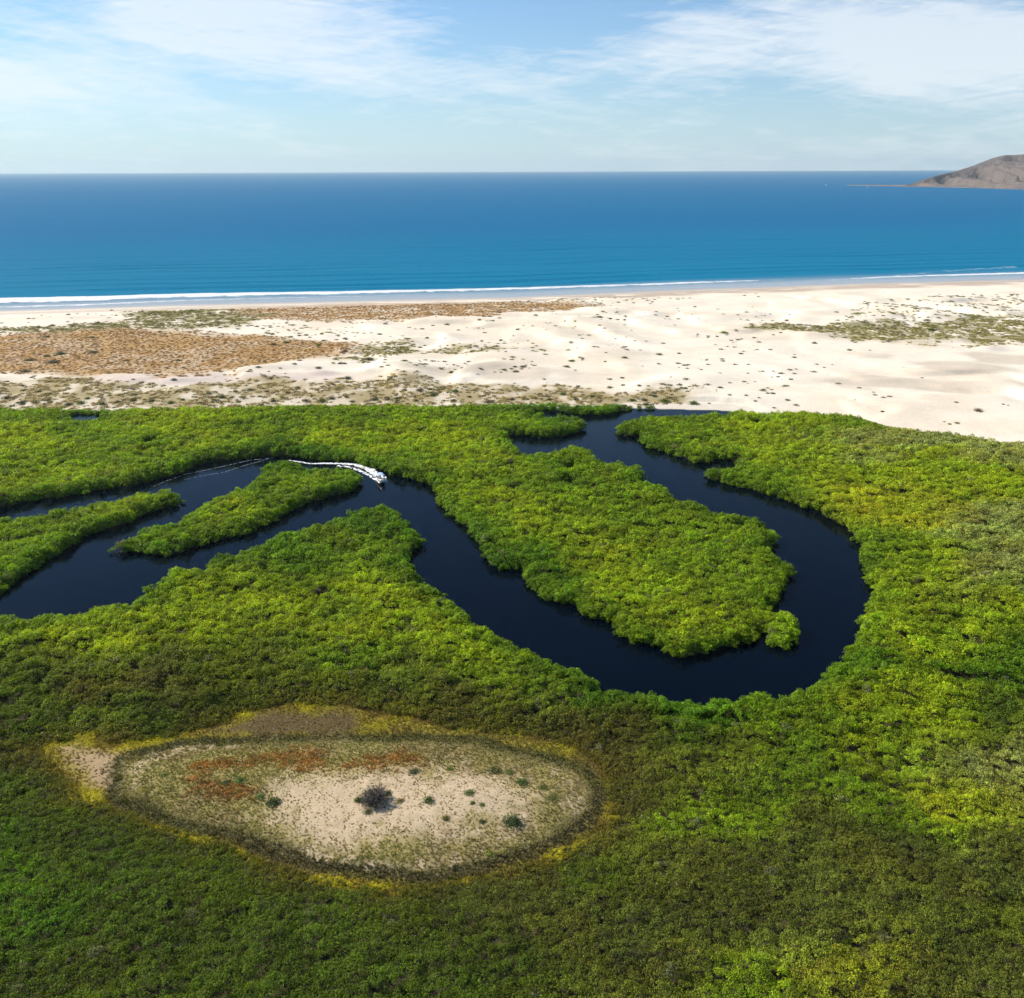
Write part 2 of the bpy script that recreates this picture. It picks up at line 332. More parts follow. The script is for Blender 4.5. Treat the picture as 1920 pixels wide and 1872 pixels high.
def water_fn(X, Y):
    d = np.minimum(np.minimum(sdf(WATER, X, Y), -sdf(SPIT, X, Y)), -sdf(ISLAND, X, Y))
    for p in PONDS: d = np.maximum(d, sdf(p, X, Y))
    w, r = worley(X / 4.2, Y / 4.2, 31)
    lump = (0.55 - w) * 1.9 + (fbm(X / 2.2, Y / 2.2, 5, 2) - .5) * 1.2
    return d - lump * sstep(8, 0, np.abs(d)) * np.where(d_sandline(X, Y) > -6, 0.15, 1.0)
D_WATER = Field(water_fn, -330, 330, 60, 420, 0.8)
def fld(P, st=.5):
    ps = P if isinstance(P, list) else [P]
    return Field(lambda X, Y: np.max([sdf(p, X, Y) for p in ps], 0), -100, 40, 80, 170, st)
D_OUT, D_RING, D_MUD, D_PINK, D_CORE, D_OR, D_RIM = [fld(p) for p in (CL_OUT, CL_RING, CL_MUD, CL_PINK, CL_CORE, CL_ORANGE, CL_RIM)]
XC, YC = unproject(660, 1500)

# dune vegetation patches
BROWN = poly([(-500, 650), (-100, 640), (0, 637), (100, 630), (230, 626), (330, 630), (440, 642), (560, 648), (640, 655), (668, 668), (640, 679), (560, 684), (470, 697), (430, 712), (330, 717), (150, 716), (0, 716), (-200, 716), (-500, 716)])
BROWN2 = poly([(430, 583), (520, 577), (640, 573), (760, 571), (860, 570), (960, 572), (1060, 575), (1125, 581), (1060, 588), (985, 594), (950, 600), (900, 605), (760, 608), (640, 608), (540, 606), (450, 602)])
OLIVE = [poly([(230, 584), (330, 580), (440, 582), (500, 600), (430, 622), (340, 628), (230, 628), (100, 632), (0, 634), (-100, 636), (0, 624), (110, 620), (200, 612), (250, 600)]),
         poly([(1430, 628), (1540, 624), (1640, 620), (1720, 612), (1800, 606), (1920, 598), (2200, 590), (2200, 668), (1920, 660), (1800, 654), (1650, 652), (1560, 645), (1480, 634)]),
         poly([(655, 662), (690, 654), (740, 652), (800, 662), (880, 668), (990, 667), (940, 676), (860, 678), (770, 679), (700, 686), (655, 690)])]
OLIVE_SPARSE = [poly([(1640, 575), (1760, 566), (1920, 556), (2100, 550), (2100, 610), (1920, 605), (1700, 618), (1580, 622), (1600, 600)]), poly([(980, 565), (1120, 568), (1260, 562), (1310, 570), (1200, 572), (1060, 578)]), poly([(1275, 740), (1330, 735), (1420, 732), (1470, 742), (1400, 745), (1310, 752), (1270, 752)]),
                poly([(480, 622), (620, 615), (660, 640), (600, 650), (520, 648)]), poly([(760, 690), (960, 690), (1010, 700), (860, 705), (720, 700)])]
TANFLAT = [poly([(740, 700), (860, 704), (960, 702), (1010, 706), (1020, 716), (960, 720), (840, 716)]), poly([(1690, 690), (1760, 688), (1860, 700), (1900, 708), (1820, 716), (1740, 708)]), poly([(1560, 728), (1640, 722), (1740, 732), (1820, 736), (1800, 748), (1700, 742), (1600, 735)]),
           poly([(1580, 684), (1615, 696), (1600, 708), (1570, 700)]), poly([(1780, 672), (1920, 682), (2000, 690), (2000, 700), (1860, 690)]), poly([(1580, 738), (1640, 742), (1660, 750), (1600, 750)]), poly([(1610, 676), (1660, 680), (1670, 686), (1620, 684)])]
BELT = poly([(-600, 718), (0, 720), (150, 722), (330, 736), (430, 728), (560, 724), (660, 722), (760, 728), (900, 730), (1000, 734), (1180, 742), (1280, 740), (1290, 752), (1200, 757), (1100, 762), (900, 764), (600, 764), (0, 768), (-600, 770)])
PINKFLAT = poly([(150, 720), (300, 718), (450, 718), (560, 708), (680, 716), (560, 724), (430, 730), (330, 737), (180, 730)])
def dune_field(P, st=2.0):
    ps = P if isinstance(P, list) else [P]
    return Field(lambda X, Y: np.max([sdf(p, X, Y) for p in ps], 0), -620, 680, 330, 900, st)
D_BR, D_BR2, D_OL, D_OS, D_TAN, D_BELT, D_PF = [dune_field(p) for p in (BROWN, BROWN2, OLIVE, OLIVE_SPARSE, TANFLAT, BELT, PINKFLAT)]
def patch(f, x, y, w=9.0, s=3, sc_=22.0):
    return sstep(-w, w, f(x, y) + (fbm(x / sc_, y / sc_, s, 4) - .5) * 34)

# ---------------------------------------------------------------- terrain: one ground sheet
def dune_h(x, y):
    ds = d_sandline(x, y); sh = -d_shore(x, y)
    wq = fbm(x / 90, y / 60, 21, 3)
    t = (x * .9 + y * .42) / 52 + 2.6 * wq
    fr = t - np.floor(t)
    saw = np.where(fr < .20, sstep(0, .20, fr), sstep(1.0, .20, fr))
    amp = 2.2 * sstep(.3, .8, fbm(x / 130, y / 70, 44, 3)) + .5
    veg = np.clip(patch(D_BR, x, y) + patch(D_OL, x, y) + patch(D_BR2, x, y) + patch(D_BELT, x, y), 0, 1)
    h = amp * saw * (1 - .75 * veg) + .9 * fbm(x / 26, y / 18, 50, 3) + .5 * veg * fbm(x / 6, y / 6, 52, 2)
    base = 1.2 + 1.6 * fbm(x / 160, y / 90, 60, 2)
    m = sstep(0, 30, ds) * sstep(18, 75, sh)
    beach = np.clip(sh * .022, -4, 1.3)
    return np.where(ds > 0, .3 * (1 - sstep(0, 30, ds)) * sstep(-10, 20, sh) + m * (base + h) + (1 - m) * beach * sstep(0, 60, ds), 0)
def ground_h(x, y):
    ds = d_sandline(x, y); dw = D_WATER(x, y)
    land = .28 + .12 * fbm(x / 5, y / 5, 70, 3)
    low = np.where(dw > -2.0, land + (-1.6 - land) * sstep(-2.0, 1.5, dw), land)
    z = np.where(ds > 0, dune_h(x, y), low)
    z = np.where((ds > 0) & (dw > -14), np.minimum(z, .02 + .05 * np.clip(-dw, -30, 14)), z)
    z = z + np.where(ds <= 0, .9 * sstep(-2, 14, D_RING(x, y)) + .12 * sstep(0, 6, D_OUT(x, y)), 0) * ((x > -100) & (x < 40) & (y < 170))
    return z
SAND = np.array([.80, .715, .585])
def ground_col(x, y):
    ds = d_sandline(x, y); sh = -d_shore(x, y); dw = D_WATER(x, y)
    n1 = fbm(x / 9, y / 9, 80, 4); n2 = fbm(x / 40, y / 25, 81, 3)
    c = np.ones(x.shape + (3,)) * SAND
    c = mix3(c, SAND * np.array([.93, .90, .86]), sstep(.4, .7, n2))
    c = mix3(c, (.55, .465, .36), .75 * patch(D_TAN, x, y, 5, 12, 30))
    c = mix3(c, (.60, .50, .44), .8 * patch(D_PF, x, y, 5, 13))
    br = np.maximum(patch(D_BR, x, y, 8), patch(D_BR2, x, y, 8) * (.35 + .65 * sstep(.30, .5, fbm(x / 7, y / 4, 93, 3))))
    c = mix3(c, (.42, .255, .105), br * (.72 + .28 * sstep(.35, .6, n1)))
    c = mix3(c, (.46, .29, .115), br * sstep(.5, .75, n2) * .6)
    c = mix3(c, (.30, .26, .12), patch(D_OL, x, y, 8, 4) * sstep(.33, .52, n1) * .9)
    c = mix3(c, (.37, .295, .15), patch(D_BELT, x, y, 5, 5) * (.35 + .65 * sstep(.34, .50, n1)) * .95)
    # beach: brown tidal flat, then wet sand
    flat = sstep(8, 22, sh) * sstep(62, 44, sh) * sstep(-250, 60, x)
    c = mix3(c, (.40, .315, .25), .8 * flat * sstep(.25, .5, fbm(x / 30, y / 9, 96, 3)))
    flat2 = sstep(16, 26, sh) * sstep(52, 34, sh) * sstep(60, -250, x)
    c = mix3(c, (.52, .43, .35), .7 * flat2)
    wet = sstep(24, 4, sh)
    c = mix3(c, (.44, .39, .34), wet)
    # mangrove mud, and the sand rim of the inlet
    mud = sstep(2, -3, ds)
    c = mix3(c, (.055, .048, .026), mud * 1.0)
    rim = (ds > -4) & (dw > -10)
    c = np.where(rim[..., None], mix3(np.ones(x.shape + (3,)) * (SAND * .86), (.16, .12, .08), sstep(-1.6, 1.0, dw)), c)
    return c, np.clip(wet * (ds > 0), 0, 1)
def clearing_col(x, y, c):
    n = fbm(x / 1.6, y / 1.6, 110, 4); n5 = fbm(x / 6, y / 6, 111, 3)
    wx = (n5 - .5) * 5; nn = (n - .5) * 9
    do = D_OUT(x, y) + wx * .5; dr = D_RING(x, y) + wx * .4
    yel = sstep(-.5, 1.5, do)
    c = mix3(c, (.26, .215, .03), yel)
    c = mix3(c, (.11, .09, .045), sstep(-2.2, -.6, dr) * sstep(.3, .6, n5) * .7)
    c = mix3(c, (.110, .076, .030), sstep(-2.5, 2.0, D_MUD(x, y) + wx * .9 + nn * .3))
    c = mix3(c, (.37, .265, .150), sstep(-2.2, 1.8, D_PINK(x, y) + wx * .6 + nn * .35))
    ring = sstep(-1.0, .6, dr)
    c = mix3(c, (.125, .11, .05), ring)
    inner = sstep(1.0, 3.2, dr + nn * .12)
    c = mix3(c, (.31, .255, .10), inner)
    c = mix3(c, (.23, .17, .085), inner * sstep(.45, .65, n5) * .6)
    c = mix3(c, (.53, .415, .275), sstep(-5.0, 6.5, D_CORE(x, y) + nn * 1.3 + wx * .9))
    c = mix3(c, (.50, .395, .26), sstep(-1.0, 2.5, D_RIM(x, y) + nn * .6) * .7)
    c = mix3(c, (.33, .19, .085), sstep(-1.5, 2, D_OR(x, y) + nn * .45 + wx * .4) * .6)
    return c
def axis(parts):
    out = []
    for a, b, s in parts: out += list(np.arange(a, b - 1e-6, s))
    return np.array(out)
gx = np.concatenate([-np.geomspace(9000, 720, 9)[:-1], axis([(-720, -330, 4.0), (-330, 330, 1.7), (330, 720, 4.0)]), np.geomspace(720, 9000, 9)])
gy = np.concatenate([-np.geomspace(3000, 60, 6), axis([(-20, 60, 10), (60, 95, 2.0), (95, 150, 1.0), (150, 430, 1.6), (430, 960, 2.2)]), np.geomspace(960, 6500, 12)])
GX, GY = np.meshgrid(gx, gy)
GZ = ground_h(GX, GY); gcol, gwet = ground_col(GX, GY)
inb = ((GX > -100) & (GX < 40) & (GY > 80) & (GY < 170))
gcol = np.where(inb[..., None], clearing_col(GX, GY, gcol), gcol)
V = np.stack([GX, GY, GZ], -1).reshape(-1, 3)
ground = mesh_obj('ground', V, grid_faces(len(gx), len(gy)), M_GROUND, None, True, {'col': gcol.reshape(-1, 3), 'wet': gwet.ravel()})
tag(ground, 'dark mangrove mud rising to pale coastal dunes and beach', 'ground', kind='structure')

# the sandy clearing: a finer sheet over the ground, its rim dipping under it
cx_ = np.arange(-88, 22, .36); cyy = np.arange(90, 150, .36)
CX, CY = np.meshgrid(cx_, cyy)
do_ = D_OUT(CX, CY)
CZ = ground_h(CX, CY) + .10 + .16 * (fbm(CX / .9, CY / .9, 120, 3) - .35) * sstep(-2, 2, do_) - .6 * sstep(.5, -2.5, do_)
c0, _ = ground_col(CX, CY); ccol = clearing_col(CX, CY, c0)
keep = (do_[:-1, :-1] > -3)
V, Fc, A = compact(np.stack([CX, CY, CZ], -1).reshape(-1, 3), grid_faces(len(cx_), len(cyy), keep), {'col': ccol.reshape(-1, 3), 'wet': np.zeros(CX.size)})
clearing = mesh_obj('sandy_ground', V, Fc, M_GROUND, None, True, A)
tag(clearing, 'oval sandy clearing with yellow and dark rings amid the mangroves', 'ground', kind='structure')
CH = Field(lambda X, Y: ground_h(X, Y) + .10, -100, 40, 80, 170, .5)

# ---------------------------------------------------------------- lagoon water
t = NT('lagoon_water')
rp = t.bump(t.math('ADD', t.noise(t.pos(.6, 1, 1), .9, 4, .6), t.math('MULTIPLY', t.noise(t.pos(), .13, 2), .6)), .10, .5)
M_LAGOON = t.done(t.bsdf((.0003, .002, .006), .06, .18, IOR=1.26, Normal=rp))
lx = np.arange(-330, 331, 3.0); ly = np.arange(130, 400, 3.0)
LX, LY = np.meshgrid(lx, ly)
keep = (np.maximum.reduce([D_WATER(LX, LY)[:-1, :-1], D_WATER(LX, LY)[1:, 1:], D_WATER(LX, LY)[:-1, 1:], D_WATER(LX, LY)[1:, :-1]]) > -4) 
V, Fl, _ = compact(np.stack([LX, LY, np.zeros_like(LX)], -1).reshape(-1, 3), grid_faces(len(lx), len(ly), keep), {})
lagoon = mesh_obj('channel_water', V, Fl, M_LAGOON, None, True)
tag(lagoon, 'dark navy water of the winding mangrove channel', 'water', kind='structure')

# ---------------------------------------------------------------- sea
sx = np.concatenate([-np.geomspace(42000, 700, 26)[:-1], axis([(-700, 760, 4.0)]), np.geomspace(760, 42000, 26)])
sy = np.concatenate([np.array([250., 450., 560.]), axis([(600, 1000, 1.6), (1000, 1300, 5)]), np.geomspace(1300, 34000, 60)])
SX, SY = np.meshgrid(sx, sy)
ss = d_shore(SX, SY)
wob = fbm(SX / 120, SY / 60, 130, 3)
sp = ss + 26 * (wob - .5)
swell = np.zeros_like(ss)
for lam, a, s0 in ((34, .42, 0.0), (61, .38, 1.7), (19, .12, 4.0)):
    env = .35 + 1.1 * sstep(.35, .7, fbm(SX / 260, SY / 70, 140 + int(lam), 3))
    swell += a * env * (np.sin(2 * math.pi * sp / lam + s0) + .35 * np.sin(4 * math.pi * sp / lam + s0))
swell *= sstep(6, 60, ss) * sstep(900, 250, ss)
SZ = .05 + swell * .8
px_, py_ = project(SX, SY, 0 * SX)
def band(P, w=.8):
    return P
FO_UP = np.array([(-400, 566), (0, 560), (160, 557.5), (320, 552.5), (480, 550), (640, 548), (800, 545), (960, 541), (1120, 536.5), (1280, 530.8), (1400, 527.2), (1470, 526)])
FO_LO = np.array([(-400, 579), (0, 570.5), (160, 566), (320, 559.5), (480, 556), (640, 553), (800, 549), (960, 544.8), (1120, 539.5), (1280, 533.6), (1400, 528.6), (1470, 526)])
def strip_s(P):      # turn a line on the sea into distance-from-shore at each X
    x, y = unproject(P[:, 0], P[:, 1]); return x, y
def between(up, lo, x, y, soft):
    ux, uy = strip_s(up); lx_, ly_ = strip_s(lo)
    yu = np.interp(x, ux, uy); yl = np.interp(x, lx_, ly_)
    return sstep(-soft, soft, np.minimum(yu - y, y - yl)) * (x > min(ux)) * (x < max(ux))
foam = between(FO_UP, FO_LO, SX, SY + 5 * (wob - .5), 5.0) * 1.0
FO2 = (np.array([(-400, 581), (0, 575.2), (160, 570.6), (320, 563.6), (480, 559.4), (640, 556.2), (800, 552)]), np.array([(-400, 585), (0, 577.6), (160, 573), (320, 565.4), (480, 560.6), (640, 557), (800, 552)]))
foam = np.maximum(foam, .8 * between(*FO2, SX, SY, 3.0))
FO3 = (np.array([(1580, 523.2), (1660, 518.5), (1760, 515), (1920, 511), (2300, 500)]), np.array([(1580, 523.6), (1660, 520.6), (1760, 517.5), (1920, 513.6), (2300, 503)]))
foam = np.maximum(foam, .95 * between(*FO3, SX, SY, 3.0))
FO4 = (np.array([(1300, 535), (1500, 527), (1640, 519.5), (1760, 507), (1900, 498)]), np.array([(1300, 536), (1500, 530), (1640, 524), (1760, 512), (1900, 503)]))
foam = np.maximum(foam, .42 * between(*FO4, SX, SY, 8.0))
SZ = SZ + .9 * between(FO_UP, FO_LO, SX, SY, 7.0) * (.5 + fbm(SX / 14, SY / 7, 150, 3))
shal = sstep(70, 3, ss)
t = NT('sea_water')
dist = t.attr('off', out='Fac')
deep = t.mix(t.rng(dist, 40, 900, 0, 1), (.002, .180, .310), (.0, .120, .275))
deep = t.mix(t.rng(dist, 1500, 9000, 0, 1), deep, (.0, .125, .280))
nz = t.noise(t.pos(.0016, .006, 1), 1.0, 5, .55)
deep = t.mix(t.rng(nz, .3, .7, 0, .35), deep, (.0, .152, .310))
sh_c = t.mix(t.attr('shal', out='Fac'), deep, (.34, .40, .45))
wv = t.noise(t.pos(.05, .22, 1), 1.0, 6, .65); wv2 = t.noise(t.pos(.3, .7, 1), 1.0, 3, .6)
nb = t.bump(t.math('ADD', t.math('MULTIPLY', wv, 3.0), t.math('MULTIPLY', wv2, .6)), .5, 1.0)
fo = t.attr('foam', out='Fac'); fn = t.noise(t.pos(.10, .28, 1), 1.0, 6, .7)
fm = t.math('MULTIPLY', t.math('SUBTRACT', t.math('ADD', fo, t.math('MULTIPLY', t.math('SUBTRACT', fn, .5), 2.4)), .45), 2.6, clamp=True)
fm = t.math('MULTIPLY', fm, t.math('MULTIPLY', fo, 5, clamp=True))
dif = t.n('ShaderNodeBsdfDiffuse'); t.put(dif.inputs[0], sh_c); t.put(dif.inputs['Normal'], nb)
gl = t.n('ShaderNodeBsdfGlossy'); gl.inputs['Roughness'].default_value = .32; t.put(gl.inputs['Normal'], nb)
fr = t.n('ShaderNodeFresnel'); fr.inputs[0].default_value = 1.333; t.put(fr.inputs['Normal'], nb)
mxs = t.n('ShaderNodeMixShader'); t.put(mxs.inputs[0], t.math('MULTIPLY', fr.outputs[0], .12)); t.put(mxs.inputs[1], dif.outputs[0]); t.put(mxs.inputs[2], gl.outputs[0])
fw = t.bsdf((.74, .76, .77), .8, .2)
mx2 = t.n('ShaderNodeMixShader'); t.put(mx2.inputs[0], fm); t.put(mx2.inputs[1], mxs.outputs[0]); t.put(mx2.inputs[2], fw)
M_SEA = t.done(mx2.outputs[0])
keep = ss[1:, 1:] > -40
V, Fs, A = compact(np.stack([SX, SY, SZ], -1).reshape(-1, 3), grid_faces(len(sx), len(sy), keep), {'foam': foam.ravel(), 'shal': shal.ravel(), 'off': ss.ravel()})
sea = mesh_obj('sea', V, Fs, M_SEA, None, True, A)
tag(sea, 'deep blue sea with a white breaker along the beach', 'sea', kind='structure')

# ---------------------------------------------------------------- headland
SIL = np.array([(1588, 347.0), (1640, 346.8), (1690, 347), (1704, 346.5), (1716, 342), (1735, 335), (1760, 328), (1778, 324), (1790, 321.5), (1820, 310.5), (1850, 298), (1866, 293.5), (1876, 292), (1888, 293.2), (1905, 291), (1920, 288.5), (1990, 272), (2100, 262), (2300, 268), (2600, 285), (3000, 320), (3200, 345)])
BAS = np.array([(1588, 348.2), (1640, 349.0), (1700, 350.3), (1760, 351.5), (1830, 353), (1920, 356), (2100, 362), (2400, 366), (3000, 368), (3200, 366)])
ux = np.linspace(1588, 3190, 330); vy = np.concatenate([[-.04], np.linspace(0, 1.35, 110)])
bx, by = unproject(ux, np.interp(ux, BAS[:, 0], BAS[:, 1]))
sil = np.interp(ux, SIL[:, 0], SIL[:, 1])
depth = np.interp(ux, [1588, 1700, 1780, 1900, 2200, 3200], [60, 90, 420, 800, 1500, 1500])
rx_, ry_ = bx * (1 + depth / by), by + depth
dd = np.stack([(ux - 960) / FPX, -(sil - 936) / FPX, -np.ones_like(ux)], -1) @ CR.T
ridge = np.maximum(CAM_H + dd[:, 2] / dd[:, 1] * ry_, 2.0)
Uq, Vq = np.meshgrid(np.arange(len(ux)), vy)
prof = np.where(Vq <= 1, np.clip(Vq, 0, 1) ** 1.0 * (.55 + .45 * np.clip(Vq, 0, 1)), 1 - (np.clip(Vq, 1, 2) - 1) * 1.5)
HXq = bx[Uq] + (rx_ - bx)[Uq] * Vq; HYq = by[Uq] + (ry_ - by)[Uq] * Vq
wxx = HXq + 160 * (fbm(HXq / 260, HYq / 260, 160, 3) - .5) + .42 * (HYq - by[Uq])
gul = np.abs(fbm(wxx / 95, HYq / 900, 161, 4) - .5) * 2
gul2 = np.abs(fbm(wxx / 45, HYq / 300, 163, 3) - .5) * 2
bigm = np.clip(ridge[Uq] / 150, 0, 1)
HZq = ridge[Uq] * prof - bigm * (185 * (1 - np.clip(gul * 3.0, 0, 1)) + 16 * (1 - np.clip(gul2 * 2.0, 0, 1))) * np.clip(Vq * (1.0 - Vq) * 4.2, 0, 1) + bigm * 8 * fbm(HXq / 40, HYq / 40, 165, 3)
HZq = np.where(Vq < .001, -6, np.maximum(HZq, .3 + 2.4 * fbm(HXq / 30, HYq / 30, 166, 2)))
t = NT('headland_rock'); p = t.pos()
nz = t.noise(p, .012, 6, .6); n2 = t.noise(p, .06, 4, .6)
c = t.mix(t.rng(nz, .35, .65, 0, 1), (.195, .155, .138), (.135, .112, .104)); c = t.mix(t.rng(n2, .45, .75, 0, .45), c, (.10, .09, .07))
sep = t.n('ShaderNodeSeparateXYZ'); t.put(sep.inputs[0], p)
c = t.mix(t.rng(t.math('ADD', sep.outputs[2], t.math('MULTIPLY', nz, 22)), 10, 17, .3, 0), c, (.27, .24, .20))
M_ROCK = t.done(t.bsdf(c, .95, .1, Normal=t.bump(n2, .6, 8)))
head = mesh_obj('headland', np.stack([HXq, HYq, HZq], -1).reshape(-1, 3), grid_faces(len(ux), len(vy)), M_ROCK, None, True)
tag(head, 'bare grey-brown gullied headland with a low rocky spit', 'headland', kind='structure')

# ---------------------------------------------------------------- foliage prototypes and scattering
def leaf_mesh(name, seed, n, L, flat=.8, low=-.15, rmin=.55, spread=.7, wid=.5):
    r = np.random.default_rng(seed)
    d = r.normal(size=(n * 3, 3)); d /= np.linalg.norm(d, axis=1)[:, None]; d = d[d[:, 2] > low][:n]; n = len(d)
    rad = r.uniform(rmin, 1.0, n) * (1 + .16 * np.sin(3 * np.arctan2(d[:, 1], d[:, 0]) + seed))
    P = d * rad[:, None] * np.array([1, 1, flat])
    nor = d + r.normal(size=(n, 3)) * spread + np.array([0, 0, .35]); nor /= np.linalg.norm(nor, axis=1)[:, None]
    a = np.cross(nor, r.normal(size=(n, 3))); a /= np.linalg.norm(a, axis=1)[:, None]; b = np.cross(nor, a)
    l = L * r.uniform(.7, 1.3, n)[:, None]
    V = np.stack([P - a * l * .5, P + b * l * wid * .5 + nor * l * .06, P + a * l * .5, P - b * l * wid * .5 + nor * l * .06], 1).reshape(-1, 3)
    F = np.arange(n * 4).reshape(-1, 4)
    br = np.repeat(r.uniform(.5, 1.5, n), 4); hu = np.repeat(r.normal(0, .06, n), 4)
    return V, F, np.stack([br * (1 + hu), br, br * (1 - hu)], 1)
def tuft_mesh(seed, n, h=1.0, w=.10, lean=.6):
    r = np.random.default_rng(seed); V = []; F = []; B = []
    for i in range(n):
        a = r.uniform(0, 6.283); q = r.uniform(0, .35); x, y = q * math.cos(a), q * math.sin(a)
        ln = r.uniform(.15, lean); hh = h * r.uniform(.55, 1.0); ww = w * r.uniform(.6, 1.4); pa = a + 1.57
        k = len(V); V += [(x - ww * math.cos(pa), y - ww * math.sin(pa), 0), (x + ww * math.cos(pa), y + ww * math.sin(pa), 0), (x + ln * math.cos(a), y + ln * math.sin(a), hh)]
        F.append((k, k + 1, k + 2)); B += [r.uniform(.7, 1.25)] * 3
    B = np.array(B); return np.array(V), np.array(F), np.stack([B, B, B], 1)
def proto(name, VFC, mat):
    V, F, Cc = VFC
    o = mesh_obj(name, V, F, mat, None, False, {'lv': Cc}); C.objects.unlink(o); return o
P_LEAF = [proto('leafy_sprig', leaf_mesh('l', i, 84, .38, .85), M_LEAF) for i in range(6)]
P_FINE = [proto('leafy_sprig', leaf_mesh('l', 20 + i, 90, .31, .75, -.1, .5, .9), M_LEAF) for i in range(4)]
P_TUFT = [proto('tuft', tuft_mesh(40 + i, 26), M_TUFT) for i in range(3)] + [proto('tuft', leaf_mesh('l', 50 + i, 60, .42, .55, .0, .4, .8), M_TUFT) for i in range(3)]

def scatter(name, P, scl, rot, col, idx, protos):
    me = bpy.data.meshes.new(name); n = len(P)
    me.vertices.add(n); me.vertices.foreach_set('co', np.asarray(P, np.float32).ravel())
    set_attr(me, 'v_scl', scl); set_attr(me, 'v_rot', rot); set_attr(me, 'icol', np.clip(col, 0, 1)); set_attr(me, 'pidx', idx.astype(np.int32))
    me.update(); o = bpy.data.objects.new(name, me); C.objects.link(o)
    g = bpy.data.node_groups.new(name + '_nodes', 'GeometryNodeTree')
    g.interface.new_socket('Geometry', in_out='INPUT', socket_type='NodeSocketGeometry'); g.interface.new_socket('Geometry', in_out='OUTPUT', socket_type='NodeSocketGeometry')
    gi = g.nodes.new('NodeGroupInput'); go = g.nodes.new('NodeGroupOutput')
    j = g.nodes.new('GeometryNodeGeometryToInstance')
    for q in reversed(protos):
        oi = g.nodes.new('GeometryNodeObjectInfo'); oi.inputs['Object'].default_value = q; g.links.new(oi.outputs['Geometry'], j.inputs[0])
    ip = g.nodes.new('GeometryNodeInstanceOnPoints'); ip.inputs['Pick Instance'].default_value = True
    def na(nm, ty):
        x = g.nodes.new('GeometryNodeInputNamedAttribute'); x.data_type = ty; x.inputs[0].default_value = nm; return x.outputs[0]
    g.links.new(gi.outputs[0], ip.inputs['Points']); g.links.new(j.outputs[0], ip.inputs['Instance'])
    g.links.new(na('pidx', 'INT'), ip.inputs['Instance Index']); g.links.new(na('v_scl', 'FLOAT_VECTOR'), ip.inputs['Scale'])
    er = g.nodes.new('FunctionNodeEulerToRotation'); g.links.new(na('v_rot', 'FLOAT_VECTOR'), er.inputs[0]); g.links.new(er.outputs[0], ip.inputs['Rotation'])
    g.links.new(ip.outputs[0], go.inputs[0])
    md = o.modifiers.new('scatter', 'NODES'); md.node_group = g
    return o

